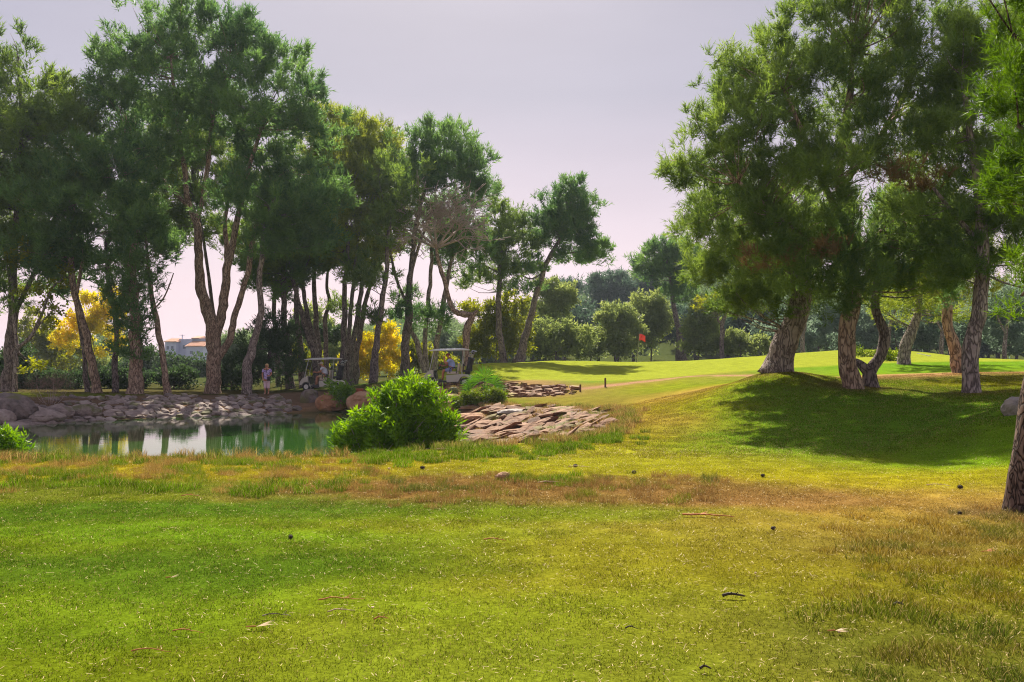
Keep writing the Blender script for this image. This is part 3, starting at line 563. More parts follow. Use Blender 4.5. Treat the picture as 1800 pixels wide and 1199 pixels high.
tree('pine_tree', 'dark slim pine close against the leaning brown trunk', 'pine tree', 46.8,
     [[(153, 697, 12), (150, 650, 9), (145, 600, 8), (135, 540, 8), (128, 480, 6)]], [(125, 470, 45, 30), (95, 500, 35, 22)], BARK_D, PINE_DK, k=.6, seed=27, **Lp)
tree('bare_fork_tree', 'pale forked broadleaf tree leaning right at the left edge', 'tree', 45,
     [[(24, 702, 11), (28, 640, 9), (30, 615, 8), (55, 590, 7), (75, 550, 5), (90, 510, 4), (110, 490, 2)], [(30, 625, 7), (25, 560, 6), (20, 500, 4)], [(55, 590, 4), (70, 570, 4), (95, 545, 2)]],
     [(80, 500, 50, 40), (50, 450, 40, 30), (50, 640, 22, 25), (90, 560, 28, 30)], BARK, LEAF_YG, s=.6, k=.35, nt=20, L=.16, Wd=.11, nn=3, style='leaf', seed=28)
tree('pine_tree', 'crooked grey pine trunk right of the triple-limbed giant', 'pine tree', 47.5,
     [[(433, 686, 20), (436, 650, 18), (440, 620, 17), (452, 585, 14), (459, 540, 12), (456, 490, 11), (462, 440, 10), (468, 390, 8), (490, 330, 5)]],
     [(480, 370, 75, 45), (430, 340, 60, 40), (540, 400, 60, 42), (500, 430, 60, 25), (560, 340, 60, 40)], BARK, PINE_DK, k=.8, seed=29, **Lp)
tree('pine_tree', 'dark bushy young pine behind the standing woman', 'pine tree', 53,
     [[(470, 680, 8), (472, 640, 7), (475, 590, 4)]], [(465, 620, 48, 38), (430, 650, 40, 30), (500, 640, 38, 35), (480, 580, 40, 30), (440, 600, 30, 25), (410, 670, 25, 18)], BARK_D, LEAF_DK, s=.7, k=.8, nt=24, L=.3, Wd=.05, nn=6, seed=30)
tree('pine_tree', 'pine filling the gap behind the triple-limbed giant', 'pine tree', 57, [[(384, 690, 11), (382, 640, 9), (376, 560, 7), (362, 450, 6), (345, 350, 4)]],
     [(360, 300, 70, 60), (300, 330, 60, 60), (420, 300, 60, 50), (340, 400, 50, 35), (260, 350, 50, 40), (330, 230, 80, 50)], BARK_D, PINE_MD, k=.75, seed=35, **Lp)
tree('pine_tree', 'shaded pine behind the first cart with crown merging into the canopy', 'pine tree', 58, [[(490, 676, 11), (487, 620, 9), (482, 540, 8), (490, 440, 6), (500, 360, 4)]],
     [(500, 360, 60, 50), (560, 400, 60, 50), (450, 430, 60, 35), (600, 450, 60, 30), (520, 450, 60, 30), (610, 330, 50, 50)], BARK_D, PINE_MD, k=.75, seed=36, **Lp)
# dark shaded back rank under the canopy
for i, (px, w_, tp, bl) in enumerate([(500, 14, 480, [(490, 500, 55, 30), (470, 460, 60, 40)]), (522, 12, 500, [(520, 480, 40, 26)])]):
    tree('pine_tree', ['shaded pine trunk just right of the standing woman', 'thin shaded pine trunk left of the first golf cart'][i], 'pine tree', 54+i,
         [[(px+12, 672, w_+4), (px+6, 620, w_), (px, 560, w_-2), (px-2, tp, w_-4)]], bl, BARK_D, PINE_DK, k=.6, seed=40+i, **Lp)
G1 = 'pines behind the first golf cart'
spec = [(552, [(557, 668, 15), (550, 620, 12), (535, 570, 11), (524, 530, 9), (514, 490, 7)], [(505, 470, 45, 30), (480, 440, 50, 35)], 'pine leaning sharply left behind the first cart roof'),
        (558, [(566, 668, 13), (556, 620, 10), (543, 560, 9), (535, 520, 8), (530, 480, 6)], [(540, 450, 50, 28), (530, 390, 60, 40)], 'second pine leaning left behind the first cart roof'),
        (564, [(562, 665, 13), (560, 620, 11), (555, 560, 10), (552, 500, 8), (550, 460, 6)], [(560, 440, 55, 30), (560, 290, 60, 60)], 'upright pine rising from the middle of the first cart roof'),
        (577, [(575, 665, 11), (573, 600, 9), (571, 560, 8), (579, 530, 7), (574, 505, 6), (577, 470, 5)], [(590, 450, 45, 26), (590, 540, 14, 8)], 'thin kinked pine above the first cart driver'),
        (604, [(600, 668, 16), (603, 620, 13), (606, 560, 11), (606, 500, 9), (612, 440, 7), (600, 330, 5)], [(590, 240, 55, 55), (600, 330, 60, 55), (580, 400, 55, 45)], 'leftmost pine of the tight cluster right of the first cart'),
        (615, [(612, 668, 10), (612, 620, 9), (616, 560, 8), (622, 490, 7), (630, 420, 5)], [(640, 250, 45, 40), (620, 290, 50, 50)], 'darkest inner pine of the tight cluster right of the first cart'),
        (628, [(616, 670, 12), (618, 620, 11), (628, 560, 10), (638, 490, 8), (645, 420, 6)], [(650, 330, 55, 50), (640, 430, 60, 40)], 'right-leaning middle pine of the tight cluster'),
        (640, [(624, 672, 13), (627, 620, 12), (636, 560, 10), (648, 510, 8), (657, 470, 7), (665, 400, 5)], [(675, 300, 40, 40), (680, 370, 40, 45), (650, 450, 45, 30), (680, 265, 25, 25)], 'rightmost outward-leaning pine of the tight cluster')]
for i, (px, pa, bl, lab) in enumerate(spec):
    tree('pine_tree', lab, 'pine tree', 54+(i % 4)*1.4, [pa], bl, BARK_D, PINE_YL if i > 3 else PINE_MD, k=.85, seed=50+i, group=G1, **Lp)
tree('pine_tree', 'solitary leaning pine beside the autumn yellow tree', 'pine tree', 52,
     [[(656, 678, 18), (659, 630, 14), (664, 580, 12), (672, 520, 10), (680, 470, 9), (681, 430, 7), (688, 380, 5)]], [(680, 400, 35, 35), (640, 480, 50, 25), (690, 330, 40, 50), (650, 560, 30, 10)], BARK_D, PINE_MD, k=.75, seed=60, **Lp)
tree('pine_tree', 'tall domed pine with thick dark trunk left of the second cart', 'pine tree', 56,
     [[(712, 665, 21), (714, 620, 17), (718, 560, 15), (719, 500, 12), (726, 440, 10), (735, 380, 8), (755, 310, 5)], [(719, 540, 7), (700, 500, 6), (688, 450, 5), (680, 400, 4)], [(722, 480, 7), (738, 430, 6), (760, 370, 4)]],
     [(775, 262, 60, 42), (730, 280, 42, 38), (820, 290, 38, 42), (770, 320, 75, 38), (705, 300, 28, 30), (840, 330, 25, 30), (760, 228, 30, 14), (740, 560, 50, 20), (715, 530, 25, 15)], BARK_D, PINE_DK, k=.8, seed=61, **Lp)
for i, (pa, bl, lab) in enumerate([
    ([(750, 660, 12), (742, 640, 11), (733, 600, 10), (722, 580, 8), (716, 540, 6)], [], 'left stem of the V-shaped trunks behind the second cart'),
    ([(752, 660, 13), (748, 620, 10), (750, 560, 9), (757, 490, 8), (760, 430, 6)], [(760, 420, 50, 40), (790, 400, 40, 40)], 'middle upright stem of the trunks behind the second cart'),
    ([(760, 660, 14), (766, 610, 11), (775, 560, 10), (785, 500, 9), (800, 430, 6)], [(810, 440, 50, 40), (800, 380, 50, 35), (720, 560, 20, 12)], 'right curved stem of the trunks behind the second cart')]):
    tree('pine_tree', lab, 'pine tree', 57+i, [pa], bl, BARK, PINE_DK, k=.7, seed=62+i, **Lp)
tree('pine_tree', 'slim dark-trunked pine left of the leaning umbrella pine', 'pine tree', 62,
     [[(888, 636, 15), (880, 600, 13), (876, 550, 12), (878, 500, 10), (880, 440, 8), (878, 400, 5)], [(878, 480, 4), (850, 465, 3), (830, 450, 2)]],
     [(880, 400, 45, 35), (900, 440, 40, 40), (850, 440, 40, 28), (905, 490, 35, 25), (840, 490, 40, 16), (915, 400, 20, 25), (870, 350, 20, 15)], BARK_D, PINE_MD, k=.75, seed=66, **Lp)
tree('pine_tree', 'umbrella pine leaning right over the green, crown clear against the sky', 'pine tree', 62,
     [[(908, 638, 22), (922, 600, 16), (934, 555, 13), (946, 510, 11), (960, 465, 10), (975, 435, 8), (988, 410, 5), (1000, 360, 3)], [(955, 480, 4), (935, 490, 3), (920, 486, 2)], [(968, 450, 5), (1000, 445, 4), (1030, 440, 2)]],
     [(968, 378, 30, 32, 0), (1000, 355, 32, 32, 0), (1028, 365, 22, 26, 0), (985, 400, 35, 28, 0), (1015, 400, 30, 24, 0), (1040, 425, 26, 22, 0), (1050, 440, 20, 18, 0), (1010, 450, 35, 12, 0), (1005, 325, 18, 14, 0), (960, 425, 22, 14, 1), (935, 470, 26, 12, 0), (930, 505, 20, 8, 0)], BARK_D, PINE_DK, s=.75, k=1.0, nt=46, L=.34, Wd=.055, nn=6, seed=67)
tree('pine_tree', 'far pine with split dark crown standing behind the red flag', 'pine tree', 78,
     [[(1200, 630, 24), (1194, 590, 13), (1184, 540, 9), (1180, 500, 8), (1172, 460, 5)]],
     [(1150, 455, 34, 26, 0), (1175, 440, 28, 18, 0), (1185, 480, 35, 24, 0), (1205, 460, 28, 28, 0), (1140, 475, 26, 14, 0), (1165, 510, 18, 10, 0), (1205, 515, 20, 16, 0)], BARK_D, PINE_DK, s=.95, k=1.0, nt=44, L=.42, Wd=.07, nn=6, seed=68)
# bare twisted tree
def bare(seed=5):
    rng = np.random.default_rng(seed); Y = 53
    root = tree('bare_tree', 'leafless twisted tree with a fan of fine grey twigs behind the second cart', 'bare tree', Y,
                [[(820, 640, 16), (820, 610, 14), (823, 575, 15), (828, 556, 13), (812, 552, 12), (797, 545, 10), (788, 520, 9), (780, 490, 9), (771, 460, 8), (768, 440, 6), (765, 420, 5)], [(828, 558, 11), (836, 550, 8), (840, 546, 5)]], [], BARK_R, seed=seed)
    O = np.array(root.location); V = []; F = []; off = 0
    def grow(p, d, ln, r, lev):
        nonlocal off
        pts = [p]; dd = d.copy()
        for i in range(4): dd = dd+rng.normal(size=3)*.12; dd[2] += .02; dd /= np.linalg.norm(dd); pts.append(pts[-1]+dd*ln/4)
        v, f = tube(np.array(pts), np.maximum(np.linspace(r, r*.55, 5), .018), 4 if lev < 2 else 3); V.append(v); F.extend([tuple(i+off for i in q) for q in f]); off += len(v)
        if lev == 4: return
        for i in range([5, 5, 5, 4][lev]):
            t = pts[rng.integers(2, 5)]; nd_ = dd+rng.normal(size=3)*np.array([.95, .6, .6]); nd_ /= np.linalg.norm(nd_); grow(t, nd_, ln*rng.uniform(.6, .82), r*.55, lev+1)
    p0 = PX(768, 436, Y)-O
    for a in np.linspace(-1.15, 1.15, 7):
        d = np.array([math.sin(a), rng.uniform(-.4, .4), math.cos(a)*.75+.1]); grow(p0, d/np.linalg.norm(d), 1.85, .085, 1)
    obj('twigs', mesh('twigs', np.vstack(V), F, TWIG, True), root)
bare()
print('TRIS trees', NTRI[0])
KM = 1.1
# ---- broadleaf and shrub backdrop, each its own thing
def bush(name, label, cat, Y, blobs, mat, s=.7, k=.9, nt=22, L=.26, Wd=.13, nn=3, seed=1, group=None, style='leaf', stem=True, base=None):
    bx = base or (sum(b_[0] for b_ in blobs)/len(blobs)); yy = max(b_[1]+b_[3] for b_ in blobs)
    x0 = (bx-900)/FPX*Y; gzz = H(x0, Y); gpy = HOR-(gzz-CAM_H)/Y*FPX
    paths = [[(bx, gpy, 90/Y*1.2+2), (bx+2, (gpy+blobs[0][1])/2, 60/Y+1.5), (blobs[0][0], blobs[0][1], 30/Y+1)]]
    r_ = np.random.default_rng(seed+9); ex = []
    for q in blobs:
        for _ in range(4): a = r_.uniform(-.4, 3.5); ex.append((q[0]+q[2]*math.cos(a)*1.0, q[1]-q[3]*math.sin(a)*1.0, q[2]*r_.uniform(.2, .42), q[3]*r_.uniform(.25, .5)))
    blobs = [(q[0], q[1], q[2]*.85, q[3]*.85) for q in blobs]+ex
    return tree(name, label, cat, Y, paths, blobs, BARK_D, mat, s=s, k=k, nt=nt, L=L, Wd=Wd, nn=nn, style=style, seed=seed, group=group, sides=6, br=.5, shell=.3)
B = [('yellow_tree', 'golden yellow autumn tree glowing between the left trunks', 'autumn tree', 80, [(150, 560, 32, 38), (185, 590, 26, 40), (130, 600, 25, 30), (190, 540, 18, 24)], LEAF_YE),
     ('yellow_tree', 'smaller yellow autumn tree behind the carts beside the solitary pine', 'autumn tree', 62, [(680, 598, 14, 18), (660, 620, 28, 24), (690, 645, 26, 18), (640, 655, 20, 10), (625, 640, 14, 16)], LEAF_YE),
     ('shrub', 'light green leafy bush under the golden tree', 'shrub', 94, [(110, 620, 40, 35), (70, 590, 30, 35), (120, 660, 45, 30)], LEAF_YG),
     ('shrub', 'dark shrub in front of the distant white house', 'shrub', 90, [(325, 655, 38, 32), (300, 670, 30, 25), (350, 670, 28, 28)], LEAF_DK),
     ('shrub', 'dark undergrowth shrub between the thin leaning pine and the stout pine', 'shrub', 92, [(265, 655, 30, 32), (225, 665, 30, 25)], LEAF_DK),
     ('shrub', 'tangled shrub at the left edge behind the boulders', 'shrub', 52, [(30, 660, 45, 35), (-20, 640, 50, 50), (70, 680, 40, 22)], LEAF_DK),
     ('shrub', 'olive shrub left of the stout pine', 'shrub', 94, [(190, 665, 35, 28), (150, 670, 30, 22)], LEAF_OL),
     ('undergrowth', 'low dark undergrowth behind the dry bush and left trunks', 'undergrowth', 51, [(60, 672, 34, 13), (110, 675, 34, 14)], LEAF_DK),
     ('undergrowth', 'low dark undergrowth between the warm brown trunk and the stout trunk', 'undergrowth', 53, [(185, 671, 34, 12), (215, 674, 25, 10)], LEAF_DK),
     ('undergrowth', 'low dark undergrowth between the stout trunk and the giant', 'undergrowth', 54, [(275, 670, 34, 12), (330, 668, 38, 13)], LEAF_DK),
     ('undergrowth', 'low undergrowth between the giant and the crooked trunk', 'undergrowth', 53, [(405, 670, 26, 13)], LEAF_DK),
     ('reed_clump', 'bright yellow-green reeds behind the first cart windscreen', 'reeds', 60, [(530, 645, 14, 22), (548, 648, 14, 20)], LEAF_YG),
     ('shrub', 'hazy green shrub mass behind the pine cluster', 'shrub', 75, [(570, 610, 40, 28), (600, 640, 35, 22), (550, 570, 30, 22)], LEAF_OL),
     ('shrub', 'dark round bush behind the kinked pine', 'shrub', 66, [(582, 592, 22, 18), (530, 590, 22, 16)], LEAF_DK),
     ('shrub', 'yellow-green thicket behind the V-shaped trunks', 'shrub', 72, [(735, 628, 28, 24), (770, 640, 28, 18), (700, 640, 25, 20)], LEAF_YG),
     ('broadleaf_tree', 'airy yellow-green tree left of the leaning umbrella pine', 'tree', 66, [(850, 560, 25, 26), (895, 555, 30, 32), (860, 600, 32, 30), (910, 600, 22, 30), (835, 610, 20, 22)], LEAF_YG),
     ('shrub', 'rounded olive shrub right of the leaning umbrella pine', 'shrub', 70, [(965, 590, 30, 30), (1005, 598, 28, 28), (985, 612, 45, 20), (945, 610, 22, 22)], LEAF_OL),
     ('broadleaf_tree', 'small wispy tree behind the umbrella pine trunk', 'tree', 80, [(975, 510, 25, 18), (960, 535, 28, 22), (985, 545, 20, 22)], LEAF_OL),
     ('broadleaf_tree', 'pale olive tree left of the red flag', 'tree', 76, [(1085, 555, 25, 28), (1075, 590, 30, 32), (1100, 600, 25, 26)], LEAF_OL),
     ('broadleaf_tree', 'tall pale olive tree right behind the red flag', 'tree', 80, [(1140, 548, 28, 26), (1125, 580, 30, 28), (1150, 590, 22, 28), (1160, 560, 18, 22)], LEAF_OL),
     ('shrub', 'low pale bush below the hill between two olive trees', 'shrub', 78, [(1045, 605, 20, 20), (1030, 618, 20, 12)], LEAF_OL),
     ('broadleaf_tree', 'dense olive tree right of the far split-crown pine', 'tree', 74, [(1225, 565, 26, 26), (1240, 595, 30, 30), (1215, 610, 22, 18)], LEAF_OL),
     ('shrub', 'low bright bush row at the back of the green', 'shrub', 72, [(1300, 605, 28, 18), (1330, 610, 25, 14), (1270, 612, 20, 12)], LEAF_OL),
     ('shrub', 'grey-green bush behind the leaning thick pine', 'shrub', 78, [(1380, 590, 30, 26), (1350, 600, 28, 20), (1420, 595, 30, 24)], LEAF_BL),
     ('broadleaf_tree', 'grey-green tree above the mound between the twin trunks', 'tree', 80, [(1450, 560, 32, 34), (1480, 590, 30, 28), (1520, 570, 34, 36)], LEAF_BL),
     ('broadleaf_tree', 'hazy tree behind the short dark pine', 'tree', 78, [(1570, 580, 34, 34), (1610, 590, 30, 28), (1540, 595, 25, 25)], LEAF_BL),
     ('broadleaf_tree', 'hazy tree behind the small sunlit-trunk pine', 'tree', 76, [(1640, 575, 34, 40), (1680, 590, 34, 32), (1640, 530, 30, 25)], LEAF_BL),
     ('broadleaf_tree', 'hazy tree right of the straight grey pine', 'tree', 70, [(1740, 560, 38, 42), (1775, 590, 34, 34), (1770, 540, 30, 30)], LEAF_BL),
     ('broadleaf_tree', 'hazy tree at the right edge beyond the hollow', 'tree', 72, [(1820, 560, 34, 50), (1800, 600, 30, 28), (1840, 520, 40, 40)], LEAF_BL)]
for i, (nm, lb, ct, Y, bl, mt) in enumerate(B):
    sc = Y/58; bush(nm, lb, ct, Y, bl, mt, s=.62*sc, L=.22*sc, Wd=.11*sc, nt=30, nn=3, k=.45 if 'autumn' in ct else .75, seed=100+i)
# forked trunks seen under the right canopy
tree('broadleaf_tree', 'forked dark tree with yellow-green crown at the back of the green', 'tree', 70, [[(1270, 622, 10), (1269, 590, 9), (1272, 565, 8), (1280, 545, 6), (1287, 530, 4)], [(1270, 570, 6), (1262, 560, 4), (1275, 535, 3)]], [(1280, 530, 35, 14), (1250, 535, 25, 14), (1300, 520, 25, 16)], BARK_D, LEAF_YG, s=.7, k=.8, nt=22, L=.25, Wd=.13, nn=3, style='leaf', seed=140, sides=7)
for i, (px, lab) in enumerate([(1410, 'faint forked tree just right of the leaning thick pine'), (1560, 'faint trunk behind the short dark pine'), (1655, 'grey trunk in haze left of the small sunlit pine'), (1765, 'hazy leaning trunk near the right edge')]):
    tree('broadleaf_tree', lab, 'tree', 66, [[(px, 622, 9), (px+2, 590, 8), (px+8, 560, 6), (px+20, 530, 4)], [(px+2, 585, 5), (px-10, 560, 4), (px-14, 540, 3)]], [(px+15, 520, 40, 18), (px-15, 530, 35, 16)], BARK, LEAF_BL, s=.8, k=.7, nt=20, L=.26, Wd=.13, nn=3, style='leaf', seed=150+i, sides=6)

# ---- far pines on the hill: one built, others copied
def far_proto(seed, mat, h=7.5):
    rng = np.random.default_rng(seed); root = empty('far_pine', (0, 0, 0))
    Q = spline([[0, 0, -.5, .22], [.1, .1, h*.45, .16], [0, -.1, h*.85, .06]], 7); v, f = tube(Q[:, :3], Q[:, 3], 6, .2)
    obj('trunk', mesh('trunk', v, f, BARK_D, True), root)
    bl = [(rng.normal()*1.0, rng.normal()*1.0, h*rng.uniform(.42, .85), rng.uniform(1.5, 2.4), rng.uniform(1.5, 2.4), rng.uniform(1.1, 1.7)) for _ in range(6)]
    cl = clumps(bl, 1.3, .9, rng, .4); V, tt = foliage(cl, 1.5, 26, .70, .14, 5, rng)
    NTRI[0] += len(V)//3
    obj('crown', crown_mesh('crown', V, tt, mat), root); return root
PR = [far_proto(200, FAR), far_proto(201, FAR), far_proto(202, FAR2), far_proto(203, FAR2, 6.5)]
hill = []
rng = np.random.default_rng(9)
for i in range(70):      # main hill
    hill.append((rng.uniform(2, 75), rng.uniform(100, 168), int(rng.integers(0, 4)), 0))
for i in range(40): hill.append((rng.uniform(60, 150), rng.uniform(95, 190), int(rng.integers(0, 4)), 1))
for i in range(66):
    x_, y_ = rng.uniform(-48, 3), rng.uniform(110, 190)
    if not 265 < 900+x_/y_*FPX < 385: hill.append((x_, y_, int(rng.integers(2, 4)), 2))
for i in range(30):
    x_, y_ = rng.uniform(-130, -50), rng.uniform(130, 200)
    if not 265 < 900+x_/y_*FPX < 385: hill.append((x_, y_, int(rng.integers(2, 4)), 3))
first = [True]*4
LB = ['dark pine in the dense cover of the wooded hill beyond the green', 'hazy pine in the woods beyond the right-hand trees', 'hazy blue-green pine in the low woods beyond the carts', 'distant pine on low ground far behind the left wood']
GP = ['pines covering the hill', 'pines in the woods beyond the right-hand trees', 'pines in the low woods beyond the carts', 'distant pines behind the left wood']
for x, y, p, gidx in hill:
    src = PR[p]
    if first[p]: r = src; first[p] = False
    else:
        r = src.copy(); COL.objects.link(r)
        for ch in src.children: c = ch.copy(); COL.objects.link(c); c.parent = r
    sc = rng.uniform(.85, 1.25)*(.8 if gidx in (2, 3) else 1); r.location = (x, y, H(x, y)-.2); r.rotation_euler = (0, 0, rng.uniform(0, 6.28)); r.scale = (sc*1.15, sc*1.15, sc)
    tag(r, LB[gidx], 'pine tree', GP[gidx])
print('TRIS total', NTRI[0])
# ------------------------------------------------------------------ stones
def rock_mesh(name, seed, mat, flat=.5, jag=.22):
    """angular rock, 1 m across: a squashed, chipped sphere with flat faces"""
    rng = np.random.default_rng(seed); n = 26
    v = rng.normal(size=(n, 3)); v /= np.linalg.norm(v, axis=1)[:, None]; v *= (1-jag*rng.random((n, 1)))
    v = np.clip(v, -.78, .78)*np.array([.62, .62, .62*flat])
    import bmesh
    bm = bmesh.new()
    for p in v: bm.verts.new(p)
    r = bmesh.ops.convex_hull(bm, input=bm.verts)
    bmesh.ops.delete(bm, geom=[x for x in r['geom_interior'] if isinstance(x, bmesh.types.BMVert)], context='VERTS')
    me = bpy.data.meshes.new(name); bm.to_mesh(me); bm.free(); me.materials.append(mat); return me
def normal_at(x, y, e=.25):
    return Vector((-(H(x+e, y)-H(x-e, y))/(2*e), -(H(x, y+e)-H(x, y-e))/(2*e), 1)).normalized()
def place(me, name, parent, x, y, sz, rz, tilt=.15, up=0.0, rng=None, O=(0, 0, 0)):
    nrm = normal_at(x, y); z = H(x, y)
    q = nrm.to_track_quat('Z', 'Y') @ Quaternion((0, 0, 1), rz)
    # keep yaw in world: build basis from the wanted heading projected on the slope
    h = Vector((math.cos(rz), math.sin(rz), 0)); h = (h-nrm*h.dot(nrm)).normalized(); s_ = nrm.cross(h)
    Mx = Matrix((h, s_, nrm)).transposed().to_4x4() @ Matrix.Rotation(rng.normal()*tilt, 4, 'X') @ Matrix.Rotation(rng.normal()*tilt, 4, 'Y')
    o = obj(name, me, parent); o.matrix_basis = Matrix.Translation(Vector((x, y, z+up))-Vector(O)) @ Mx @ Matrix.Diagonal((sz[0], sz[1], sz[2], 1))
    return o
# --- dry-laid bank of stones along the far shore
rng = np.random.default_rng(31)
WR = [rock_mesh('stone', 300+i, ROCK_W, .5, .32) for i in range(12)]
i0 = int(np.argmin(np.hypot(SHORE[:, 0]+22, SHORE[:, 1]-32.5))); i1 = int(np.argmin(np.hypot(SHORE[:, 0]+10.0, SHORE[:, 1]-42.3)))
path = SHORE[i0:i1+1]; seg = np.r_[0, np.cumsum(np.hypot(*np.diff(path, axis=0).T))]
def along(s): return np.array([np.interp(s, seg, path[:, 0]), np.interp(s, seg, path[:, 1])])
wc = along(seg[-1]/2); wall = empty('stone_wall', (wc[0], wc[1], 0)); tag(wall, 'sloping dry stone wall of mauve-grey blocks along the far side of the pond', 'stone wall')
nst = 0
for row in range(11):
    s = rng.uniform(0, .5)
    while s < seg[-1]-.1:
        wd = rng.choice([.38, .5, .66, .9], p=[.35, .3, .22, .13])*rng.uniform(.85, 1.1)*(1.15 if row < 2 else .95)
        p = along(s+wd/2); q = along(min(seg[-1], s+wd/2+.3)); t = q-p; t /= np.linalg.norm(t)+1e-9; nn_ = np.array([-t[1], t[0]])
        if pond_d(*(p+nn_*.5)) < 0: nn_ = -nn_
        c = p+nn_*(.15+row*.56+rng.uniform(-.14, .14))
        if nst >= 300 or row > 6 and rng.random() < .45 or pond_d(*c) < .05: s += wd*.8; continue
        place(WR[rng.integers(12)], 'stone', wall, c[0], c[1], (wd*1.0, .62*rng.uniform(.75, 1.15), (.60 if row < 2 else .42)*rng.uniform(.55, 1.4)), math.atan2(t[1], t[0])+rng.normal()*.25, .16, .0, rng, wall.location); nst += 1
        s += wd*rng.uniform(.82, .95)
print('wall stones', nst)
# --- layered slab slope on the near side of the inlet
rng = np.random.default_rng(32)
AR = [rock_mesh('slab', 330+i, ROCK_A, .36, .3) for i in range(10)]
ap = empty('rock_slope', (.6, 26, -.4)); tag(ap, 'slope of thin rust-pink rock slabs falling to the pond inlet', 'rock slope')
y = 18.6; cand = []
while y < 37.5:
    x = -2.3+rng.uniform(0, .4)
    while x < 4.4:
        wd = rng.uniform(.34, .78); xx = x+wd/2; yy = y+rng.uniform(-.12, .12)+.10*(xx)
        d = float(pond_d(xx, yy)); W = float(bank_w(xx, yy))
        if .15 < d < W*.96 and yy > 18.4+.25*abs(xx): cand.append((xx, yy, wd))
        x += wd*.92
    y += .42 if y < 27 else .62
print('slabs', len(cand))
cand = cand[:300]
for xx, yy, wd in cand:
    k_ = 1 if yy < 28 else 1.3
    place(AR[rng.integers(10)], 'slab', ap, xx, yy, (wd*1.25*k_, .50*k_*rng.uniform(.7, 1.3), .38*rng.uniform(.5, 1.6)), .25+rng.normal()*.35, .2, .02, rng, ap.location)
# --- boulders of the rock garden, each a thing
def boulder(px, py, Y, wpx, hpx, mat, label, seed, dpt=.8, name='boulder', group=None, rz=0):
    x, Yh, z = ghit(px, py+hpx*.38)
    if z < WATER+.05 or Yh > Y*1.25: x = (px-900)/FPX*Y; Yh = Y; z = max(H(x, Y), WATER)
    Y = Yh; w_ = wpx/FPX*Y; h_ = hpx/FPX*Y; z += h_*.22
    rng = np.random.default_rng(seed); import bmesh
    bm = bmesh.new(); bmesh.ops.create_icosphere(bm, subdivisions=4, radius=.5)
    P = np.array([v.co for v in bm.verts]); nz_ = fbm(P*2.4+seed*7.7, 4); cell = np.round((fbm(P*1.6+seed, 2))*7)/7
    P = P*(1+.55*(nz_-.5)+.5*(cell-.5))[:, None]; P[:, 2] = np.maximum(P[:, 2], -.36)
    for v, p in zip(bm.verts, P): v.co = p
    me = bpy.data.meshes.new(name); bm.to_mesh(me); bm.free(); me.materials.append(mat)
    o = obj(name, me, None, (x, Y, z-h_*.0)); o.scale = (w_, w_*dpt, h_*1.2); o.rotation_euler = (rng.normal()*.08, rng.normal()*.08, rz)
    return tag(o, label, 'boulder' if name == 'boulder' else name.replace('_', ' '), group)
BL = [(582, 706, 44.5, 62, 34, ROCK_B, 'large dark red boulder at the water below the small round bush'),
      (545, 716, 44.6, 34, 26, ROCK_W, 'grey boulder where the stone wall ends at the rock garden'),
      (640, 704, 43.6, 60, 32, ROCK_B, 'mossy boulder left of the big green bush at the water edge'),
      (612, 698, 44.4, 34, 26, ROCK_B, 'brown boulder under the terracotta trough'),
      (668, 708, 42.5, 40, 26, ROCK_B, 'flat russet boulder beside the big bush'),
      (640, 714, 43.0, 44, 16, ROCK_B, 'low yellow-mossed rock touching the pond'),
      (652, 690, 44, 22, 12, ROCK_B, 'small red rock between the barrel cacti'),
      (775, 690, 40.5, 26, 18, ROCK_B, 'dark red rock beside the third barrel cactus'),
      (790, 700, 39.5, 38, 14, ROCK_B, 'smooth russet rock in front of the second cart'),
      (795, 712, 38.5, 34, 20, ROCK_B, 'brown rock at the foot of the low green succulents'),
      (828, 732, 33.2, 60, 17, ROCK_B, 'long smooth red-brown boulder at the mouth of the inlet'),
      (870, 722, 35, 52, 12, ROCK_A, 'long flat rust slab above the inlet'),
      (905, 724, 34, 55, 11, ROCK_G, 'pale flat rock above the trickle of water'),
      (855, 700, 37.5, 40, 12, ROCK_B, 'red rock under the fan palm'),
      (760, 716, 38.5, 50, 20, ROCK_B, 'russet rock behind the big bush'),
      (25, 716, 36.5, 90, 44, ROCK_W, 'biggest rounded boulder at the left edge of the pond'),
      (2, 732, 35.2, 50, 28, ROCK_W, 'low boulder in the water at the far left edge'),
      (78, 733, 36.2, 60, 22, ROCK_W, 'squat boulder right of the biggest left boulder'),
      (885, 775, 18.6, 26, 10, ROCK_B, 'dark lump of rock at the foot of the slab slope'),
      (1785, 713, 15.5, 44, 34, ROCK_G, 'pale grey rock on the bank beside the nearest pine'),
      (884, 838, 12.2, 27, 14, ROCK_B, 'small dark red rock lying in the dry rough')]
for i, bq in enumerate(BL): boulder(*bq, seed=400+i)
for i, (px, Y) in enumerate([(-60, 35), (-20, 36.5), (110, 37.2), (140, 37.6), (100, 38.6), (60, 38.2), (155, 39), (-5, 38.2)]):
    boulder(px, 722 if i > 1 else 728, Y, 46, 22, ROCK_W, ['', ''][0] or 'mauve-grey rock among the boulders at the left end of the wall', 450+i, group='rocks at the left end of the wall')
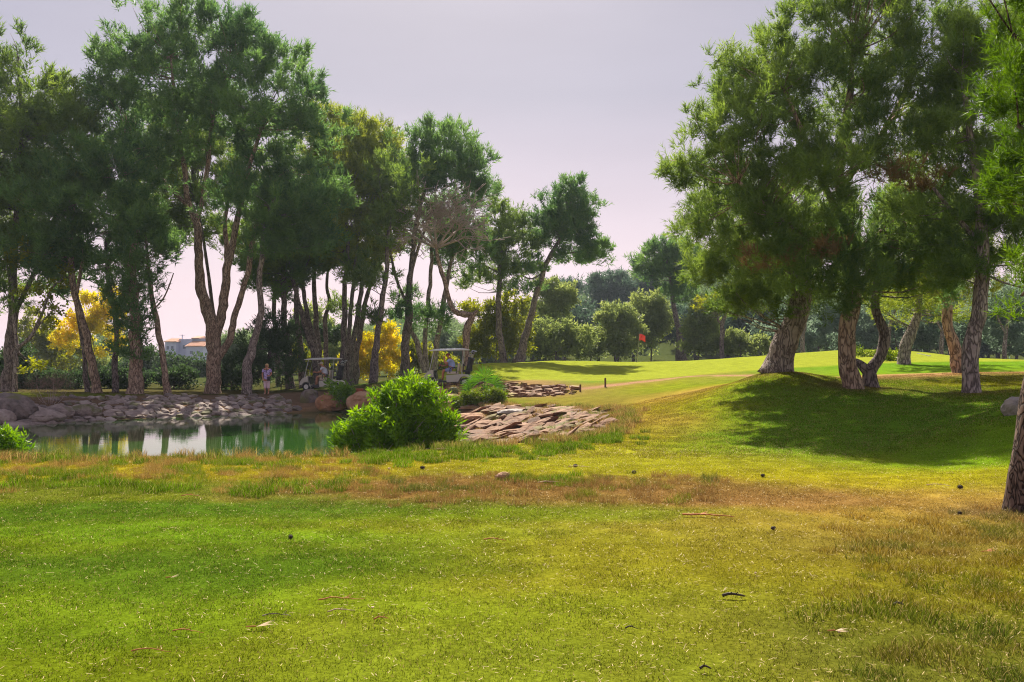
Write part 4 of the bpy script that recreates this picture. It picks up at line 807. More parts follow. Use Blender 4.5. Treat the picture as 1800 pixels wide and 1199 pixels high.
# rubble strip on the bank before the green (too small to pick apart)
rng = np.random.default_rng(33); V = []; F = []; off = 0
for i in range(1100):
    Y = rng.uniform(36.5, 41.5); px = rng.uniform(855, 1010) if i % 3 else rng.uniform(600, 860)
    if px < 855: Y = rng.uniform(40.5, 46)
    x = (px-900)/FPX*Y
    if pond_d(x, Y) < .5 or (px > 850 and (Y > 41-(px-850)*.012 or rng.random() < (px-850)/190-.15)): continue
    r = rng.uniform(.04, .10)*(1+1.6*rng.random()**3); z = H(x, Y); b_ = rng.normal(size=(8, 3))*r*np.array([.6, .6, .35])
    c = np.array([[-1, -1, -1], [1, -1, -1], [1, 1, -1], [-1, 1, -1], [-1, -1, 1], [1, -1, 1], [1, 1, 1], [-1, 1, 1]])*r*np.array([1, .8, .45])+b_*.6+np.array([x, Y, z+.02])
    V.append(c); F += [tuple(k+off for k in f) for f in [(3, 2, 1, 0), (4, 5, 6, 7), (0, 1, 5, 4), (1, 2, 6, 5), (2, 3, 7, 6), (3, 0, 4, 7)]]; off += 8
o = obj('rubble', mesh('rubble', np.vstack(V), F, rockmat('rubble_stone', (.14, .065, .035), (.36, .19, .10), (.56, .36, .24), (.24, .19, .02)))); tag(o, 'loose rust-coloured rubble across the rock garden bank', None, kind='stuff')

# ------------------------------------------------------------------ planted things on the rock garden and bank
def shrub(name, label, cat, blobs, mat, Y, s, k, nt, L, Wd, nn, seed, group=None):
    """blobs in metres around the base; leaves in whorls"""
    rng = np.random.default_rng(seed); px = blobs[0][0]; x0 = (px-900)/FPX*Y
    ym = max(q[1]+q[3] for q in blobs)
    hx, hY, hz_ = ghit(px, ym-1)
    if name not in ('leafy_bush', 'dry_bush') and hY < Y*1.4: Y = hY; x0 = hx
    zb = H(x0, Y); root = empty(name, (x0, Y, zb)); tag(root, label, cat, group); O = np.array(root.location)
    bl = []
    for q in blobs:
        dy = q[4] if len(q) > 4 else 0; c = PX(q[0], q[1], Y+dy)-O; bl.append((*c, q[2]/FPX*Y, max(q[2]*.8, q[3])/FPX*Y*.8, q[3]/FPX*Y))
    cl = clumps(bl, s, k, rng, .35); tv = []; tf = []; off = 0
    for c in cl[::3]:
        b0 = np.array([c[0]*.35, c[1]*.35, -.05]); Q = spline([b0, (b0+c[:3])/2+rng.normal(size=3)*.05, c[:3]], 5); v, f = tube(Q, np.linspace(.016, .006, 5), 4); tv.append(v); tf += [tuple(i+off for i in ff) for ff in f]; off += len(v)
    obj('stems', mesh('stems', np.vstack(tv), tf, TWIG, True), root)
    V, tt = foliage(cl, s, nt, L, Wd, nn, rng, .9, 'leaf'); NTRI[0] += len(V)//3
    obj('foliage', crown_mesh('foliage', V, tt, mat), root); return root
shrub('leafy_bush', 'big bright green leafy bush at the near edge of the pond', 'bush', [(660, 752, 52, 36), (705, 745, 60, 48), (625, 775, 32, 22), (760, 760, 42, 30), (700, 775, 70, 22), (720, 705, 44, 28, .4), (690, 715, 40, 30, .4), (775, 740, 26, 26), (790, 770, 16, 14), (742, 690, 20, 14, .4), (640, 738, 12, 11), (720, 672, 10, 10, .4), (752, 680, 9, 9, .3), (798, 745, 9, 9), (604, 762, 13, 9), (608, 785, 10, 8), (772, 705, 11, 10), (675, 712, 10, 10, .3), (690, 690, 8, 10, .4), (760, 790, 16, 8), (640, 795, 14, 6)], LEAF_BR, 18.6, .21, .82, 10, .135, .038, 6, 501)
shrub('leafy_bush', 'small round bright bush growing on the boulder beside the first cart', 'bush', [(596, 686, 22, 20), (592, 700, 18, 12), (604, 695, 18, 14)], LEAF_BR, 43.5, .3, .7, 10, .20, .08, 5, 502)
shrub('leafy_bush', 'bright green bush at the left edge on the near bank', 'bush', [(8, 778, 28, 18), (-10, 770, 30, 22), (28, 788, 14, 8)], LEAF_BR, 17.2, .2, .95, 10, .13, .038, 6, 503)
shrub('succulent_mound', 'low mound of bright green succulents below the fan palm', 'ground cover plant', [(815, 706, 20, 14), (835, 700, 24, 12), (860, 702, 24, 10), (880, 698, 18, 9), (865, 694, 16, 10)], LEAF_MO, 37.5, .25, 1.0, 16, .10, .05, 5, 504)
for i, (px, py, w_, h_, lb) in enumerate([(1525, 622, 22, 6, 'dark green ground cover on the left of the grassy mound'), (1570, 628, 26, 7, 'dark green ground cover sprawling on the face of the grassy mound')]):
    shrub('creeping_plant', lb, 'plant', [(px, py, w_, h_)], LEAF_MO, 49 if i == 0 else 45, .4, .9, 16, .16, .08, 4, 510+i)
shrub('dry_bush', 'brown wispy leafless bush between the left boulders and the wall', 'dry bush', [(88, 690, 34, 34), (70, 680, 30, 24), (105, 680, 26, 28)], DRY, 38.3, .35, .35, 8, .38, .010, 4, 505)
# fan palm
rng = np.random.default_rng(51); PALM = leafmat('palm_frond', (.035, .10, .012), (.10, .26, .02), .35, .4, .5)
px = 850; x0, Y, _z = ghit(850, 701); pr = empty('fan_palm', (x0, Y, H(x0, Y))); tag(pr, 'low fan palm with spiky round green leaves in the rock garden', 'palm')
mb = MB().tube([(0, 0, -.1), (0, 0, .22)], [.11, .09], 9); mb.build('trunk', BARK_D, pr, True)
for fx, fz, rr, ang in [(-.9, .75, .62, -1.0), (-.45, 1.15, .62, -.45), (.1, 1.45, .70, .04), (.75, 1.0, .60, .6), (1.1, .62, .5, 1.2), (-1.1, .35, .5, -1.5), (.2, .5, .5, .4)]:
    ax = np.array([math.sin(ang), 0, math.cos(ang)]); yoff = rng.uniform(-.35, .2)
    c = np.array([fx*.55, yoff, max(.2, fz*.62)]); V = []; F = []; n = 19; tint = []
    nrm = np.array([rng.normal()*.3, -1, rng.normal()*.3]); nrm /= np.linalg.norm(nrm); sx_ = np.cross(ax, nrm); sx_ /= np.linalg.norm(sx_)
    for i in range(n):
        a = (i/(n-1)-.5)*3.6; d = ax*math.cos(a)+sx_*math.sin(a)+nrm*.12*(i % 2); d /= np.linalg.norm(d); sd_ = np.cross(d, nrm); ln = rr*(1-.12*abs(a)/2.1)*rng.uniform(.9, 1.08)
        o = len(V); w0 = ln*.05; dr = np.array([0, 0, -.10*ln])
        V += [c, c+d*ln*.5-sd_*w0, c+d*ln*.5+nrm*.02, c+d*ln*.5+sd_*w0, c+d*ln+dr]; F += [(o, o+1, o+2), (o, o+2, o+3), (o+1, o+4, o+2), (o+2, o+4, o+3)]; tint += [rng.random()]*5
    v, f = tube(spline([(0, 0, .15), tuple(c*.55+np.array([0, 0, .05])), tuple(c)], 6), .012, 4); o = len(V); V += [tuple(q) for q in v]; F += [tuple(i+o for i in ff) for ff in f]; tint += [.5]*len(v)
    fo = obj('frond', mesh('frond', np.array(V), F, PALM, False, {'tint': ('FLOAT', tint)}), pr)
# barrel cacti
CACT = plain('cactus_skin', (.05, .09, .03), .6); SPN = plain('cactus_spines', (.45, .36, .10), .7)
def cactus(px, py, Y, wpx, label):
    x, Y, z = ghit(px, py+wpx*.45); r = wpx/2/FPX*Y; rt = empty('barrel_cactus', (x, Y, z-.03)); tag(rt, label, 'cactus')
    n = 36; m = 9; V = []; F = []
    for i in range(m+1):
        a = math.pi*i/m
        for j in range(n): q = r*(1+.09*(j % 2)); V.append((q*math.sin(a)*math.cos(2*math.pi*j/n), q*math.sin(a)*math.sin(2*math.pi*j/n), r*.9-r*.95*math.cos(a)))
    for i in range(m):
        for j in range(n): F.append((i*n+j, i*n+(j+1) % n, (i+1)*n+(j+1) % n, (i+1)*n+j))
    obj('body', mesh('body', np.array(V), F, CACT, False), rt)
    rng = np.random.default_rng(int(px)); V = []; P = np.array([(r*1.07*math.sin(a)*math.cos(b), r*1.07*math.sin(a)*math.sin(b), r*.9-r*1.0*math.cos(a)) for a in np.linspace(.7, 2.95, 10) for b in np.arange(0, 2*math.pi, math.pi/9)+0.17])
    P = P; D = P-np.array([0, 0, r*.9]); D /= np.linalg.norm(D, axis=1)[:, None]; v, t_ = tufts(P, D, np.full(len(P), r*.3), .012, 6, .7, rng)
    obj('spines', crown_mesh('spines', v, t_, SPN), rt)
cactus(659, 686, 43.8, 17, 'dark barrel cactus beside the terracotta trough'); cactus(675, 693, 42.8, 19, 'round golden-spined barrel cactus in front of the darker one')
cactus(763, 683, 41.2, 15, 'dark barrel cactus below the driver of the second cart'); cactus(797, 687, 40.6, 17, 'striped barrel cactus left of the fan palm')
# terracotta trough
TER = plain('terracotta', (.42, .10, .045), .8, scale=8)
x, Y, z = ghit(628, 699)
mb = MB(); mb.prism([(-.24, 0), (.24, 0), (.30, .42), (.24, .42), (.20, .10), (-.20, .10), (-.24, .42), (-.30, .42)], -.2, .2); mb.box((0, -.18, .21), (.5, .04, .42)); mb.box((0, .18, .21), (.5, .04, .42))
o = mb.build('planter', TER, None, False, .01); o.location = (x, Y, z); tag(o, 'terracotta trough half hidden behind the small round bush', 'planter')
# stakes
STK = plain('stake_wood', (.14, .07, .035), .8)
for i, (px, py, Y, h_, lb) in enumerate([(1064, 681, 36, .40, 'short brown marker stake beside the bare dirt path'), (1020, 689, 34, .30, 'shorter brown stake in the grass near the rubble')]):
    x, Y, zz = ghit(px, py); mb = MB(); mb.box((0, 0, h_/2-.05), (.08, .06, h_+.1)); mb.add([(-.04, -.03, h_), (.04, -.03, h_), (.04, .03, h_), (-.04, .03, h_), (0, 0, h_+.03)], [(0, 1, 4), (1, 2, 4), (2, 3, 4), (3, 0, 4)])
    o = mb.build('marker_stake', STK); o.location = (x, Y, zz); tag(o, lb, 'stake')
# flagstick
Y = 62; x = (1119-900)/FPX*Y; fs = empty('golf_flag', (x, Y, H(x, Y))); tag(fs, 'red flag on a thin leaning stick in the hole of the green', 'golf flag')
ht = 2.1; mb = MB(); mb.tube([(0, 0, -.1), (.22, 0, ht)], [.014, .009], 6); mb.build('stick', plain('flag_stick', (.55, .55, .45), .4), fs)
mb = MB(); mb.tube([(-.02, 0, -.02), (.07, 0, .75)], [.03, .02], 6); mb.build('lower_stick', plain('stick_dark', (.06, .05, .03), .6), fs)
V = []; F = []
for i in range(9):
    for j in range(6):
        u = i/8; v_ = j/5; V.append((.17+.46*u+.02*v_, .07*math.sin(u*6+v_*2), ht-.03-.46*v_-.10*u*u+.03*math.sin(u*5)))
for i in range(8):
    for j in range(5): a = i*6+j; F.append((a, a+6, a+7, a+1))
fl = obj('flag', mesh('flag', np.array(V), F, plain('flag_red', (.9, .05, .04), .7, noise=.03), True), fs); sm = fl.modifiers.new('thick', 'SOLIDIFY'); sm.thickness = .006
mb = MB(); r_ = .054; ring = [(r_*math.cos(a), r_*math.sin(a)) for a in np.linspace(0, 2*math.pi, 17)[:-1]]
mb.add([(a, b_, .004) for a, b_ in ring]+[(a*1.15, b_*1.15, .012) for a, b_ in ring], [(i, (i+1) % 16, 16+(i+1) % 16, 16+i) for i in range(16)]); mb.build('hole_cup', plain('cup_white', (.7, .7, .68), .5), fs)
# white rake-like pole on the mound
Y = 46; x = (1622-900)/FPX*Y; z = H(x, Y)+.06; mb = MB(); mb.tube([(-.32, 0, .12), (.32, 0, -.02)], .02, 6); mb.box((.34, 0, -.02), (.04, .35, .05)); mb.build('rake', plain('rake_white', (.75, .73, .7), .5)).location = (x, Y, z)
tag(bpy.data.objects['rake'], 'white rake lying on the grassy mound', 'rake')

# ------------------------------------------------------------------ people
def skinned(name, J, E, mat, parent, root=0, sub=2):
    """J: list of (x,y,z,rx,ry); E edges"""
    me = bpy.data.meshes.new(name); me.from_pydata([j[:3] for j in J], E, []); me.update(); me.materials.append(mat)
    o = obj(name, me, parent); sk = o.modifiers.new('skin', 'SKIN'); sk.use_smooth_shade = True
    if not me.skin_vertices: me.skin_vertices if hasattr(me, 'skin_vertices') else None
    L = me.skin_vertices[0].data
    for i, j in enumerate(J): L[i].radius = (j[3], j[4] if len(j) > 4 else j[3]); L[i].use_root = (i == root)
    ss = o.modifiers.new('subsurf', 'SUBSURF'); ss.levels = ss.render_levels = sub
    return o
SKIN = plain('skin_tan', (.50, .22, .13), .55, noise=.03); SKINR = plain('skin_sunburnt', (.55, .19, .10), .55, noise=.03)
WHITE = plain('cloth_white', (.62, .64, .74), .8, noise=.04); BLUEW = plain('cloth_pale_blue', (.36, .44, .78), .8, noise=.04)
KHAKI = plain('cloth_khaki', (.48, .36, .22), .85, noise=.05); BLUE = plain('cloth_blue_grey', (.22, .24, .45), .85, noise=.05)
BLK = plain('black_plastic', (.02, .02, .024), .5); PINK = plain('cloth_pale_pink', (.80, .58, .66), .85, noise=.04)
HAIRB = plain('hair_blond', (.55, .38, .18), .7, noise=.1, scale=60); CAPW = plain('cap_white', (.75, .66, .62), .8); CAPR = plain('cap_dark_red', (.30, .05, .05), .8); SHOE = plain('shoe', (.10, .08, .07), .6)
def hand(J, E, at, d, k):        # palm vertex index `at`, direction d; five finger chains
    d = Vector(d).normalized(); s_ = d.cross(Vector((0, 1, .2))).normalized(); p = Vector(J[at][:3])
    for i, (o_, l) in enumerate([(-.032, .060), (-.012, .075), (.010, .078), (.030, .068)]):
        a = p+d*.035+s_*o_; b_ = a+d*l*.6; c = b_+(d+Vector((0, 0, -.5))).normalized()*l*.4
        n = len(J); J += [(*a, .011), (*b_, .009), (*c, .007)]; E += [(at, n), (n, n+1), (n+1, n+2)]
    a = p+s_*-.045; b_ = a+(d*.5-s_).normalized()*.045; n = len(J); J += [(*a, .012), (*b_, .009)]; E += [(at, n), (n, n+1)]
def head(J, E, neck, c, f):      # skull, face; c centre, f facing
    c = Vector(c); f = Vector(f).normalized(); n = len(J)
    J += [(*(c+Vector((0, 0, -.06))), .062, .066), (*(c+Vector((0, 0, .03))), .082, .090), (*(c+Vector((0, 0, .085))), .055, .06)]; E += [(neck, n), (n, n+1), (n+1, n+2)]
def face(parent, c, f, skin):    # nose, ears, eyes, mouth
    c = Vector(c); f = Vector(f).normalized(); s_ = Vector((0, 0, 1)).cross(f)
    mb = MB(); mb.ell(c+f*.096+Vector((0, 0, -.01)), (.014, .014, .022), 6, 5)
    for k_ in (-1, 1): mb.ell(c+s_*k_*.083+Vector((0, 0, -.005)), (.014, .014, .03), 6, 5)
    mb.build('nose_and_ears', skin, parent, True)['kind'] = 'stuff'
    for k_ in (-1, 1): MB().ell(c+f*.082+s_*k_*.032+Vector((0, 0, .015)), (.010, .010, .008), 6, 5).build('eye', BLK, parent, True)
    MB().ell(c+f*.083+Vector((0, 0, -.045)), (.020 if abs(s_.x) > .5 else .008, .020 if abs(s_.y) > .5 else .008, .006), 6, 5).build('mouth', plain('lips', (.35, .08, .07), .5), parent, True)
# woman standing, facing the camera
Y = 47.2; x = (469-900)/FPX*Y; wz = H(x, Y); W_ = empty('person', (x, Y, wz)); tag(W_, 'person with short fair hair in a purple patterned top standing above the stone wall', 'person')
J = [(0, 0, .95, .145, .11), (0, 0, 1.10, .13, .10), (0, -.01, 1.28, .155, .11), (0, 0, 1.40, .13, .09), (0, -.01, 1.47, .05), ]
E = [(0, 1), (1, 2), (2, 3), (3, 4)]
head(J, E, 4, (0, -.02, 1.57), (0, -1, 0))
def limb(J, E, start, pts):
    a = start
    for p in pts: J.append(p); E.append((a, len(J)-1)); a = len(J)-1
    return a
hr = limb(J, E, 3, [(-.18, 0, 1.37, .055), (-.25, .02, 1.12, .045), (-.20, -.10, .92, .034), (-.17, -.14, .86, .03, .02)]); hand(J, E, hr, (.2, -.3, -1), 1)
hl = limb(J, E, 3, [(.18, 0, 1.37, .055), (.25, .03, 1.12, .045), (.20, -.12, 1.02, .034), (.14, -.18, 1.02, .03, .02)]); hand(J, E, hl, (-.8, -.5, -.1), 1)
for k_ in (-1, 1): limb(J, E, 0, [(.09*k_, 0, .85, .09), (.095*k_, -.01, .48, .055), (.095*k_, .02, .10, .035), (.095*k_, -.04, .04, .036), (.10*k_, -.15, .03, .03)])
skinned('body', J, E, SKIN, W_); face(W_, (0, -.02, 1.57), (0, -1, 0), SKIN)
m, t, b = newmat('purple_print'); tc_ = t.nodes.new('ShaderNodeTexCoord'); v_ = t.nodes.new('ShaderNodeTexVoronoi'); v_.inputs['Scale'].default_value = 16; t.links.new(tc_.outputs['Object'], v_.inputs[0])
r_ = t.nodes.new('ShaderNodeValToRGB'); t.links.new(v_.outputs['Distance'], r_.inputs[0]); r_.color_ramp.elements[0].position = .3; r_.color_ramp.elements[0].color = (.20, .07, .34, 1); r_.color_ramp.elements[1].position = .5; r_.color_ramp.elements[1].color = (.62, .50, .85, 1)
t.links.new(r_.outputs[0], b.inputs['Base Color']); b.inputs['Roughness'].default_value = .85; PURP = m
J = [(0, 0, .78, .195, .15), (0, 0, 1.0, .175, .13), (0, -.01, 1.26, .175, .125), (0, 0, 1.385, .15, .10), (-.18, 0, 1.365, .072), (-.235, .01, 1.20, .066), (.18, 0, 1.365, .072), (.235, .01, 1.20, .066)]
skinned('patterned_top', J, [(0, 1), (1, 2), (2, 3), (3, 4), (4, 5), (3, 6), (6, 7)], PURP, W_)
J = [(0, 0, .86, .17, .13), (-.085, 0, .70, .105), (-.09, 0, .46, .088), (-.09, 0, .30, .082), (.085, 0, .70, .105), (.09, 0, .46, .088), (.09, 0, .30, .082)]
skinned('trousers', J, [(0, 1), (1, 2), (2, 3), (0, 4), (4, 5), (5, 6)], PINK, W_)
MB().ell((0, .015, 1.61), (.103, .105, .095), 12, 9).ell((0, .05, 1.56), (.10, .08, .10), 10, 8).build('hair', HAIRB, W_, True)
mb = MB(); a_ = [(.13*math.cos(a), -.03+.12*math.sin(a)-.0, 1.385-.05*max(0, -math.sin(a))) for a in np.linspace(0, 2*math.pi, 15)]; mb.tube(a_, .018, 6); mb.build('dark_collar', BLK, W_, True)
Pq = empty('handbag', (x+.17, Y-.2, wz+.86)); tag(Pq, 'small black shoulder bag hanging at the standing woman\'s side', 'bag')
MB().box((0, 0, 0), (.19, .08, .22), taper=.85).build('pouch', BLK, Pq, False, .02); MB().tube(spline([(-.02, 0, .1), (-.12, 0, .35), (-.16, .12, .56), (-.05, .22, .5)], 10), .012, 5).build('strap', BLK, Pq)

# ------------------------------------------------------------------ golf carts (front towards -x)
BODY = plain('cart_cream_body', (.52, .48, .42), .35, noise=.03); ROOF = plain('cart_white_roof', (.78, .76, .76), .4, noise=.03); TYRE = plain('tyre_rubber', (.025, .025, .027), .8); RIM = plain('rim_grey', (.45, .45, .46), .35, .6)
SEAT = plain('seat_beige', (.55, .46, .36), .6); GLASS, t, b = newmat('windscreen'); b.inputs['Transmission Weight'].default_value = 1; b.inputs['Roughness'].default_value = .03; b.inputs['IOR'].default_value = 1.1
def cart(px, Y, label, rz=0):
    x = (px-900)/FPX*Y; r = empty('golf_cart', (x, Y, H(x, Y)), rz); tag(r, label, 'golf cart')
    # rear body with wheel arches
    def arch(cx, r_, n=7): return [(cx-r_*math.cos(a), .26+r_*math.sin(a)*1.0) for a in np.linspace(0, math.pi, n)]
    prof = [(-1.20, .30), (-1.20, .42), (-1.12, .62), (-.92, .78), (-.80, .82), (-.78, .60), (-.70, .30), (-.1, .28), (-.08, .62), (.62, .64), (.95, .60), (1.10, .52), (1.12, .30)]+arch(.78, -.27)[::1]+[(.45, .22), (-.52, .22)]+[(-.82+.25*math.cos(a), .24+.25*math.sin(a)) for a in np.linspace(.1, math.pi-.1, 7)]
    MB().prism([(-.62, .20), (.45, .20), (.45, .30), (-.62, .30)], -.55, .55).build('floor', BLK, r)
    MB().prism([(-1.24, .34), (-1.22, .50), (-1.10, .68), (-.90, .80), (-.76, .84), (-.74, .62), (-.66, .30), (-.60, .22)]+[(-.86+.26*math.cos(a), .22+.28*math.sin(a)) for a in np.linspace(.1, math.pi-.3, 7)], -.56, .56).build('front_cowl', BODY, r, False, .03)
    MB().prism([(-.10, .22), (-.12, .56), (.60, .62), (.98, .60), (1.16, .50), (1.18, .34), (1.08, .28)]+[(.78+.29*math.cos(a), .22+.29*math.sin(a)) for a in np.linspace(.2, math.pi-.1, 8)], -.56, .56).build('rear_body', BODY, r, False, .03)
    MB().box((-.66, 0, .60), (.05, 1.0, .42), ry=-.15).build('dashboard', BLK, r, False, .01)
    for nm, cx in (('front', -.86), ('rear', .78)):
        for k_ in (-1, 1):
            n = 18; V = []; F = []; R_ = .225
            prof_ = [(.13, -.07), (.205, -.085), (.225, -.05), (.225, .05), (.205, .085), (.13, .07)]
            for i in range(n):
                a = 2*math.pi*i/n
                for q, yy in prof_: V.append((cx+q*math.cos(a), k_*.48+yy, .225+q*math.sin(a)))
            m_ = len(prof_)
            for i in range(n):
                for j in range(m_): F.append((i*m_+j, ((i+1) % n)*m_+j, ((i+1) % n)*m_+(j+1) % m_, i*m_+(j+1) % m_))
            wh = obj('wheel', mesh('wheel', np.array(V), F, TYRE, True), r)
            MB().tube([(cx, k_*.48-.06, .225), (cx, k_*.48+.06, .225)], .132, 16).build('rim', RIM, wh)
    MB().box((.18, 0, .68), (.56, 1.04, .13)).build('seat', SEAT, r, False, .04); MB().box((.48, 0, .96), (.10, 1.0, .40), ry=.12).build('backrest', SEAT, r, False, .04)
    for k_ in (-1, 1): MB().tube(spline([(.38, .52*k_, .66), (.36, .53*k_, .90), (.22, .53*k_, .96), (.08, .53*k_, .90), (.06, .53*k_, .68)], 12), .022, 6).build('armrest', BLK, r, True)
    # roof: shallow crowned shell
    V = []; F = []; nx_, ny_ = 12, 7
    for s_ in (0, 1):
        for i in range(nx_+1):
            for j in range(ny_+1):
                u = i/nx_*2-1; v_ = j/ny_*2-1; V.append((.02+.98*u, .60*v_, 1.80+.07*(1-u**4)*(1-v_**4)+.05*(u+1)/2+s_*-.035-(.03 if s_ else 0)*(0)))
    M_ = (nx_+1)*(ny_+1)
    for i in range(nx_):
        for j in range(ny_): a = i*(ny_+1)+j; F += [(a, a+ny_+1, a+ny_+2, a+1), (M_+a+1, M_+a+ny_+2, M_+a+ny_+1, M_+a)]
    bd = [i*(ny_+1) for i in range(nx_+1)]+[nx_*(ny_+1)+j for j in range(1, ny_+1)]+[i*(ny_+1)+ny_ for i in range(nx_-1, -1, -1)]+[j for j in range(ny_-1, 0, -1)]
    for i in range(len(bd)): a, c = bd[i], bd[(i+1) % len(bd)]; F.append((a, c, M_+c, M_+a))
    obj('roof', mesh('roof', np.array(V), F, ROOF, True), r)
    for k_ in (-1, 1):
        MB().tube([(-.98, .50*k_, .66), (-.72, .50*k_, 1.80)], .018, 6).build('front_post', RIM, r)
        MB().tube([(.62, .50*k_, .62), (.74, .50*k_, 1.82)], .018, 6).build('rear_post', RIM, r)
    MB().add([(-.955, -.49, .72), (-.955, .49, .72), (-.72, .49, 1.76), (-.72, -.49, 1.76), (-.965, -.49, .722), (-.965, .49, .722), (-.73, .49, 1.762), (-.73, -.49, 1.762)], [(0, 1, 2, 3), (7, 6, 5, 4), (0, 4, 5, 1), (1, 5, 6, 2), (2, 6, 7, 3), (3, 7, 4, 0)]).build('windscreen', GLASS, r)
    mb = MB(); ring = [(-.42+.07*math.sin(a), -.25+.17*math.cos(a), 1.02+.15*math.sin(a)) for a in np.linspace(0, 2*math.pi, 17)]; mb.tube(ring, .014, 5); mb.tube([(-.42, -.25, 1.02), (-.66, -.25, .72)], .018, 6); mb.tube([(-.42, -.42, 1.02), (-.42, -.08, 1.02)], .01, 4); mb.build('steering_wheel', BLK, r, True)
    MB().box((.86, 0, .78), (.36, .9, .10)).tube([(.72, -.45, 1.12), (.72, .45, 1.12)], .02, 6).tube([(.72, -.45, .7), (.72, -.45, 1.12)], .02, 6).tube([(.72, .45, .7), (.72, .45, 1.12)], .02, 6).build('bag_rack', BLK, r)
    return r
def golf_bag(base, lean, label, colr, seed):
    rng = np.random.default_rng(seed); r = empty('golf_bag', base); tag(r, label, 'golf bag'); d = Vector((lean, rng.uniform(-.08, .08), 1)).normalized()
    n = 14; V = []; F = []
    rings = [(0, .10), (.03, .125), (.3, .13), (.32, .138), (.36, .13), (.74, .125), (.78, .15), (.86, .155), (.87, .13), (.80, .125)]
    a = d.orthogonal().normalized(); b_ = d.cross(a)
    for h_, q in rings:
        for j in range(n): t_ = 2*math.pi*j/n; V.append(d*h_+a*q*math.cos(t_)+b_*q*math.sin(t_))
    for i in range(len(rings)-1):
        for j in range(n): F.append((i*n+j, i*n+(j+1) % n, (i+1)*n+(j+1) % n, (i+1)*n+j))
    F.append(tuple(range(n-1, -1, -1))); F.append(tuple((len(rings)-1)*n+j for j in range(n)))
    obj('bag_body', mesh('bag_body', np.array([tuple(v) for v in V]), F, colr, True), r)
    MB().box(tuple(d*.34+Vector((.12, -.03, 0))), (.09, .16, .34)).build('side_pocket', colr, r, False, .02)
    for i in range(8):
        o_ = a*rng.uniform(-.08, .08)+b_*rng.uniform(-.08, .08); h_ = rng.uniform(.98, 1.22); p = d*h_+o_*1.6
        c = MB().tube([tuple(d*.5+o_*.6), tuple(p)], .006, 4).build('club', RIM, r)
        MB().ell(tuple(p+Vector((.02, 0, .0))), (.05, .035, .03) if i % 3 else (.065, .055, .045), 7, 5).build('club_head', BLK if i % 2 else RIM, c, True)
    return r
def driver(c, rz, z, shirt, shorts, cap, skin, label, raised, capm):
    r = empty('person', (c[0], c[1], c[2]), rz); tag(r, label, 'person')
    # hip on the seat at z=.80, facing -x
    J = [(.18, 0, .84, .13, .15), (.16, 0, 1.02, .125, .15), (.10, 0, 1.22, .13, .17), (.04, 0, 1.36, .10, .15), (.0, 0, 1.44, .05)]
    E = [(0, 1), (1, 2), (2, 3), (3, 4)]
    hc = (-.06, 0, 1.53); head(J, E, 4, hc, (-1, 0, 0))
    for k_ in (-1, 1):
        limb(J, E, 0, [(.08, .09*k_, .82, .09), (-.28, .13*k_, .80, .066), (-.32, .13*k_, .44, .048), (-.34, .13*k_, .36, .034), (-.46, .13*k_, .33, .032)])
    if raised: a = limb(J, E, 3, [(.04, -.19, 1.32, .06), (-.16, -.24, 1.12, .048), (-.24, -.16, 1.36, .036), (-.22, -.10, 1.44, .032, .02)]); hand(J, E, a, (-.3, .3, .6), 1)
    else: a = limb(J, E, 3, [(.04, -.19, 1.32, .06), (-.08, -.25, 1.08, .048), (-.32, -.20, 1.04, .036), (-.40, -.18, 1.06, .032, .02)]); hand(J, E, a, (-1, 0, 0), 1)
    a = limb(J, E, 3, [(.04, .19, 1.32, .06), (-.08, .23, 1.08, .048), (-.30, .12, 1.02, .036), (-.40, .04, 1.06, .032, .02)]); hand(J, E, a, (-1, -.2, .1), 1)
    skinned('body', J, E, skin, r); face(r, hc, (-1, 0, 0), skin)
    e_ = (-.06, -.22, 1.18) if not raised else (-.08, -.225, 1.20)
    J = [(.18, 0, .86, .155, .175), (.16, 0, 1.02, .15, .175), (.10, 0, 1.22, .15, .19), (.05, 0, 1.35, .12, .16), (.04, -.20, 1.325, .078), (*e_, .07), (.04, .20, 1.325, .078), (-.04, .225, 1.17, .07)]
    skinned('shirt', J, [(0, 1), (1, 2), (2, 3), (3, 4), (4, 5), (3, 6), (6, 7)], shirt, r)
    J = [(.18, 0, .83, .15, .165), (.05, -.10, .82, .11), (-.22, -.13, .81, .088), (.05, .10, .82, .11), (-.22, .13, .81, .088)]
    skinned('shorts', J, [(0, 1), (1, 2), (0, 3), (3, 4)], shorts, r)
    MB().ell((hc[0]+.01, hc[1], hc[2]+.055), (.108, .098, .075), 12, 8).box((hc[0]-.13, hc[1], hc[2]+.04), (.11, .13, .014), ry=-.15).build('cap', capm, r, True)
    for k_ in (-1, 1): MB().ell((-.44, .13*k_, .335), (.12, .05, .045), 10, 6).build('shoe', SHOE, r, True)
    return r
c1 = cart(568, 49.5, 'white-roofed golf cart on the left, half hidden behind the small round bush'); l = c1.location
driver(l+Vector((.0, -.22, 0)), 0, 0, WHITE, KHAKI, 1, SKIN, 'person in a pale shirt and white cap seated in the left golf cart', False, CAPW)
golf_bag(l+Vector((.90, -.22, .60)), .28, 'dark golf bag with clubs on the back of the left cart, near side', BLK, 1); golf_bag(l+Vector((.90, .20, .60)), .22, 'dark golf bag on the far side of the left cart', BLK, 2)
c2 = cart(790, 42.6, 'white-roofed golf cart on the right, parked behind the rock garden by the green'); l = c2.location
driver(l+Vector((.0, -.22, 0)), 0, 0, BLUEW, BLUE, 1, SKINR, 'person in pale blue shirt and dark red cap in the right golf cart, hand raised', True, CAPR)
golf_bag(l+Vector((.90, -.22, .60)), .30, 'black golf bag bristling with clubs on the back of the right cart, near side', BLK, 3); golf_bag(l+Vector((.90, .20, .60)), .2, 'golf bag on the far side of the right cart', BLK, 4)
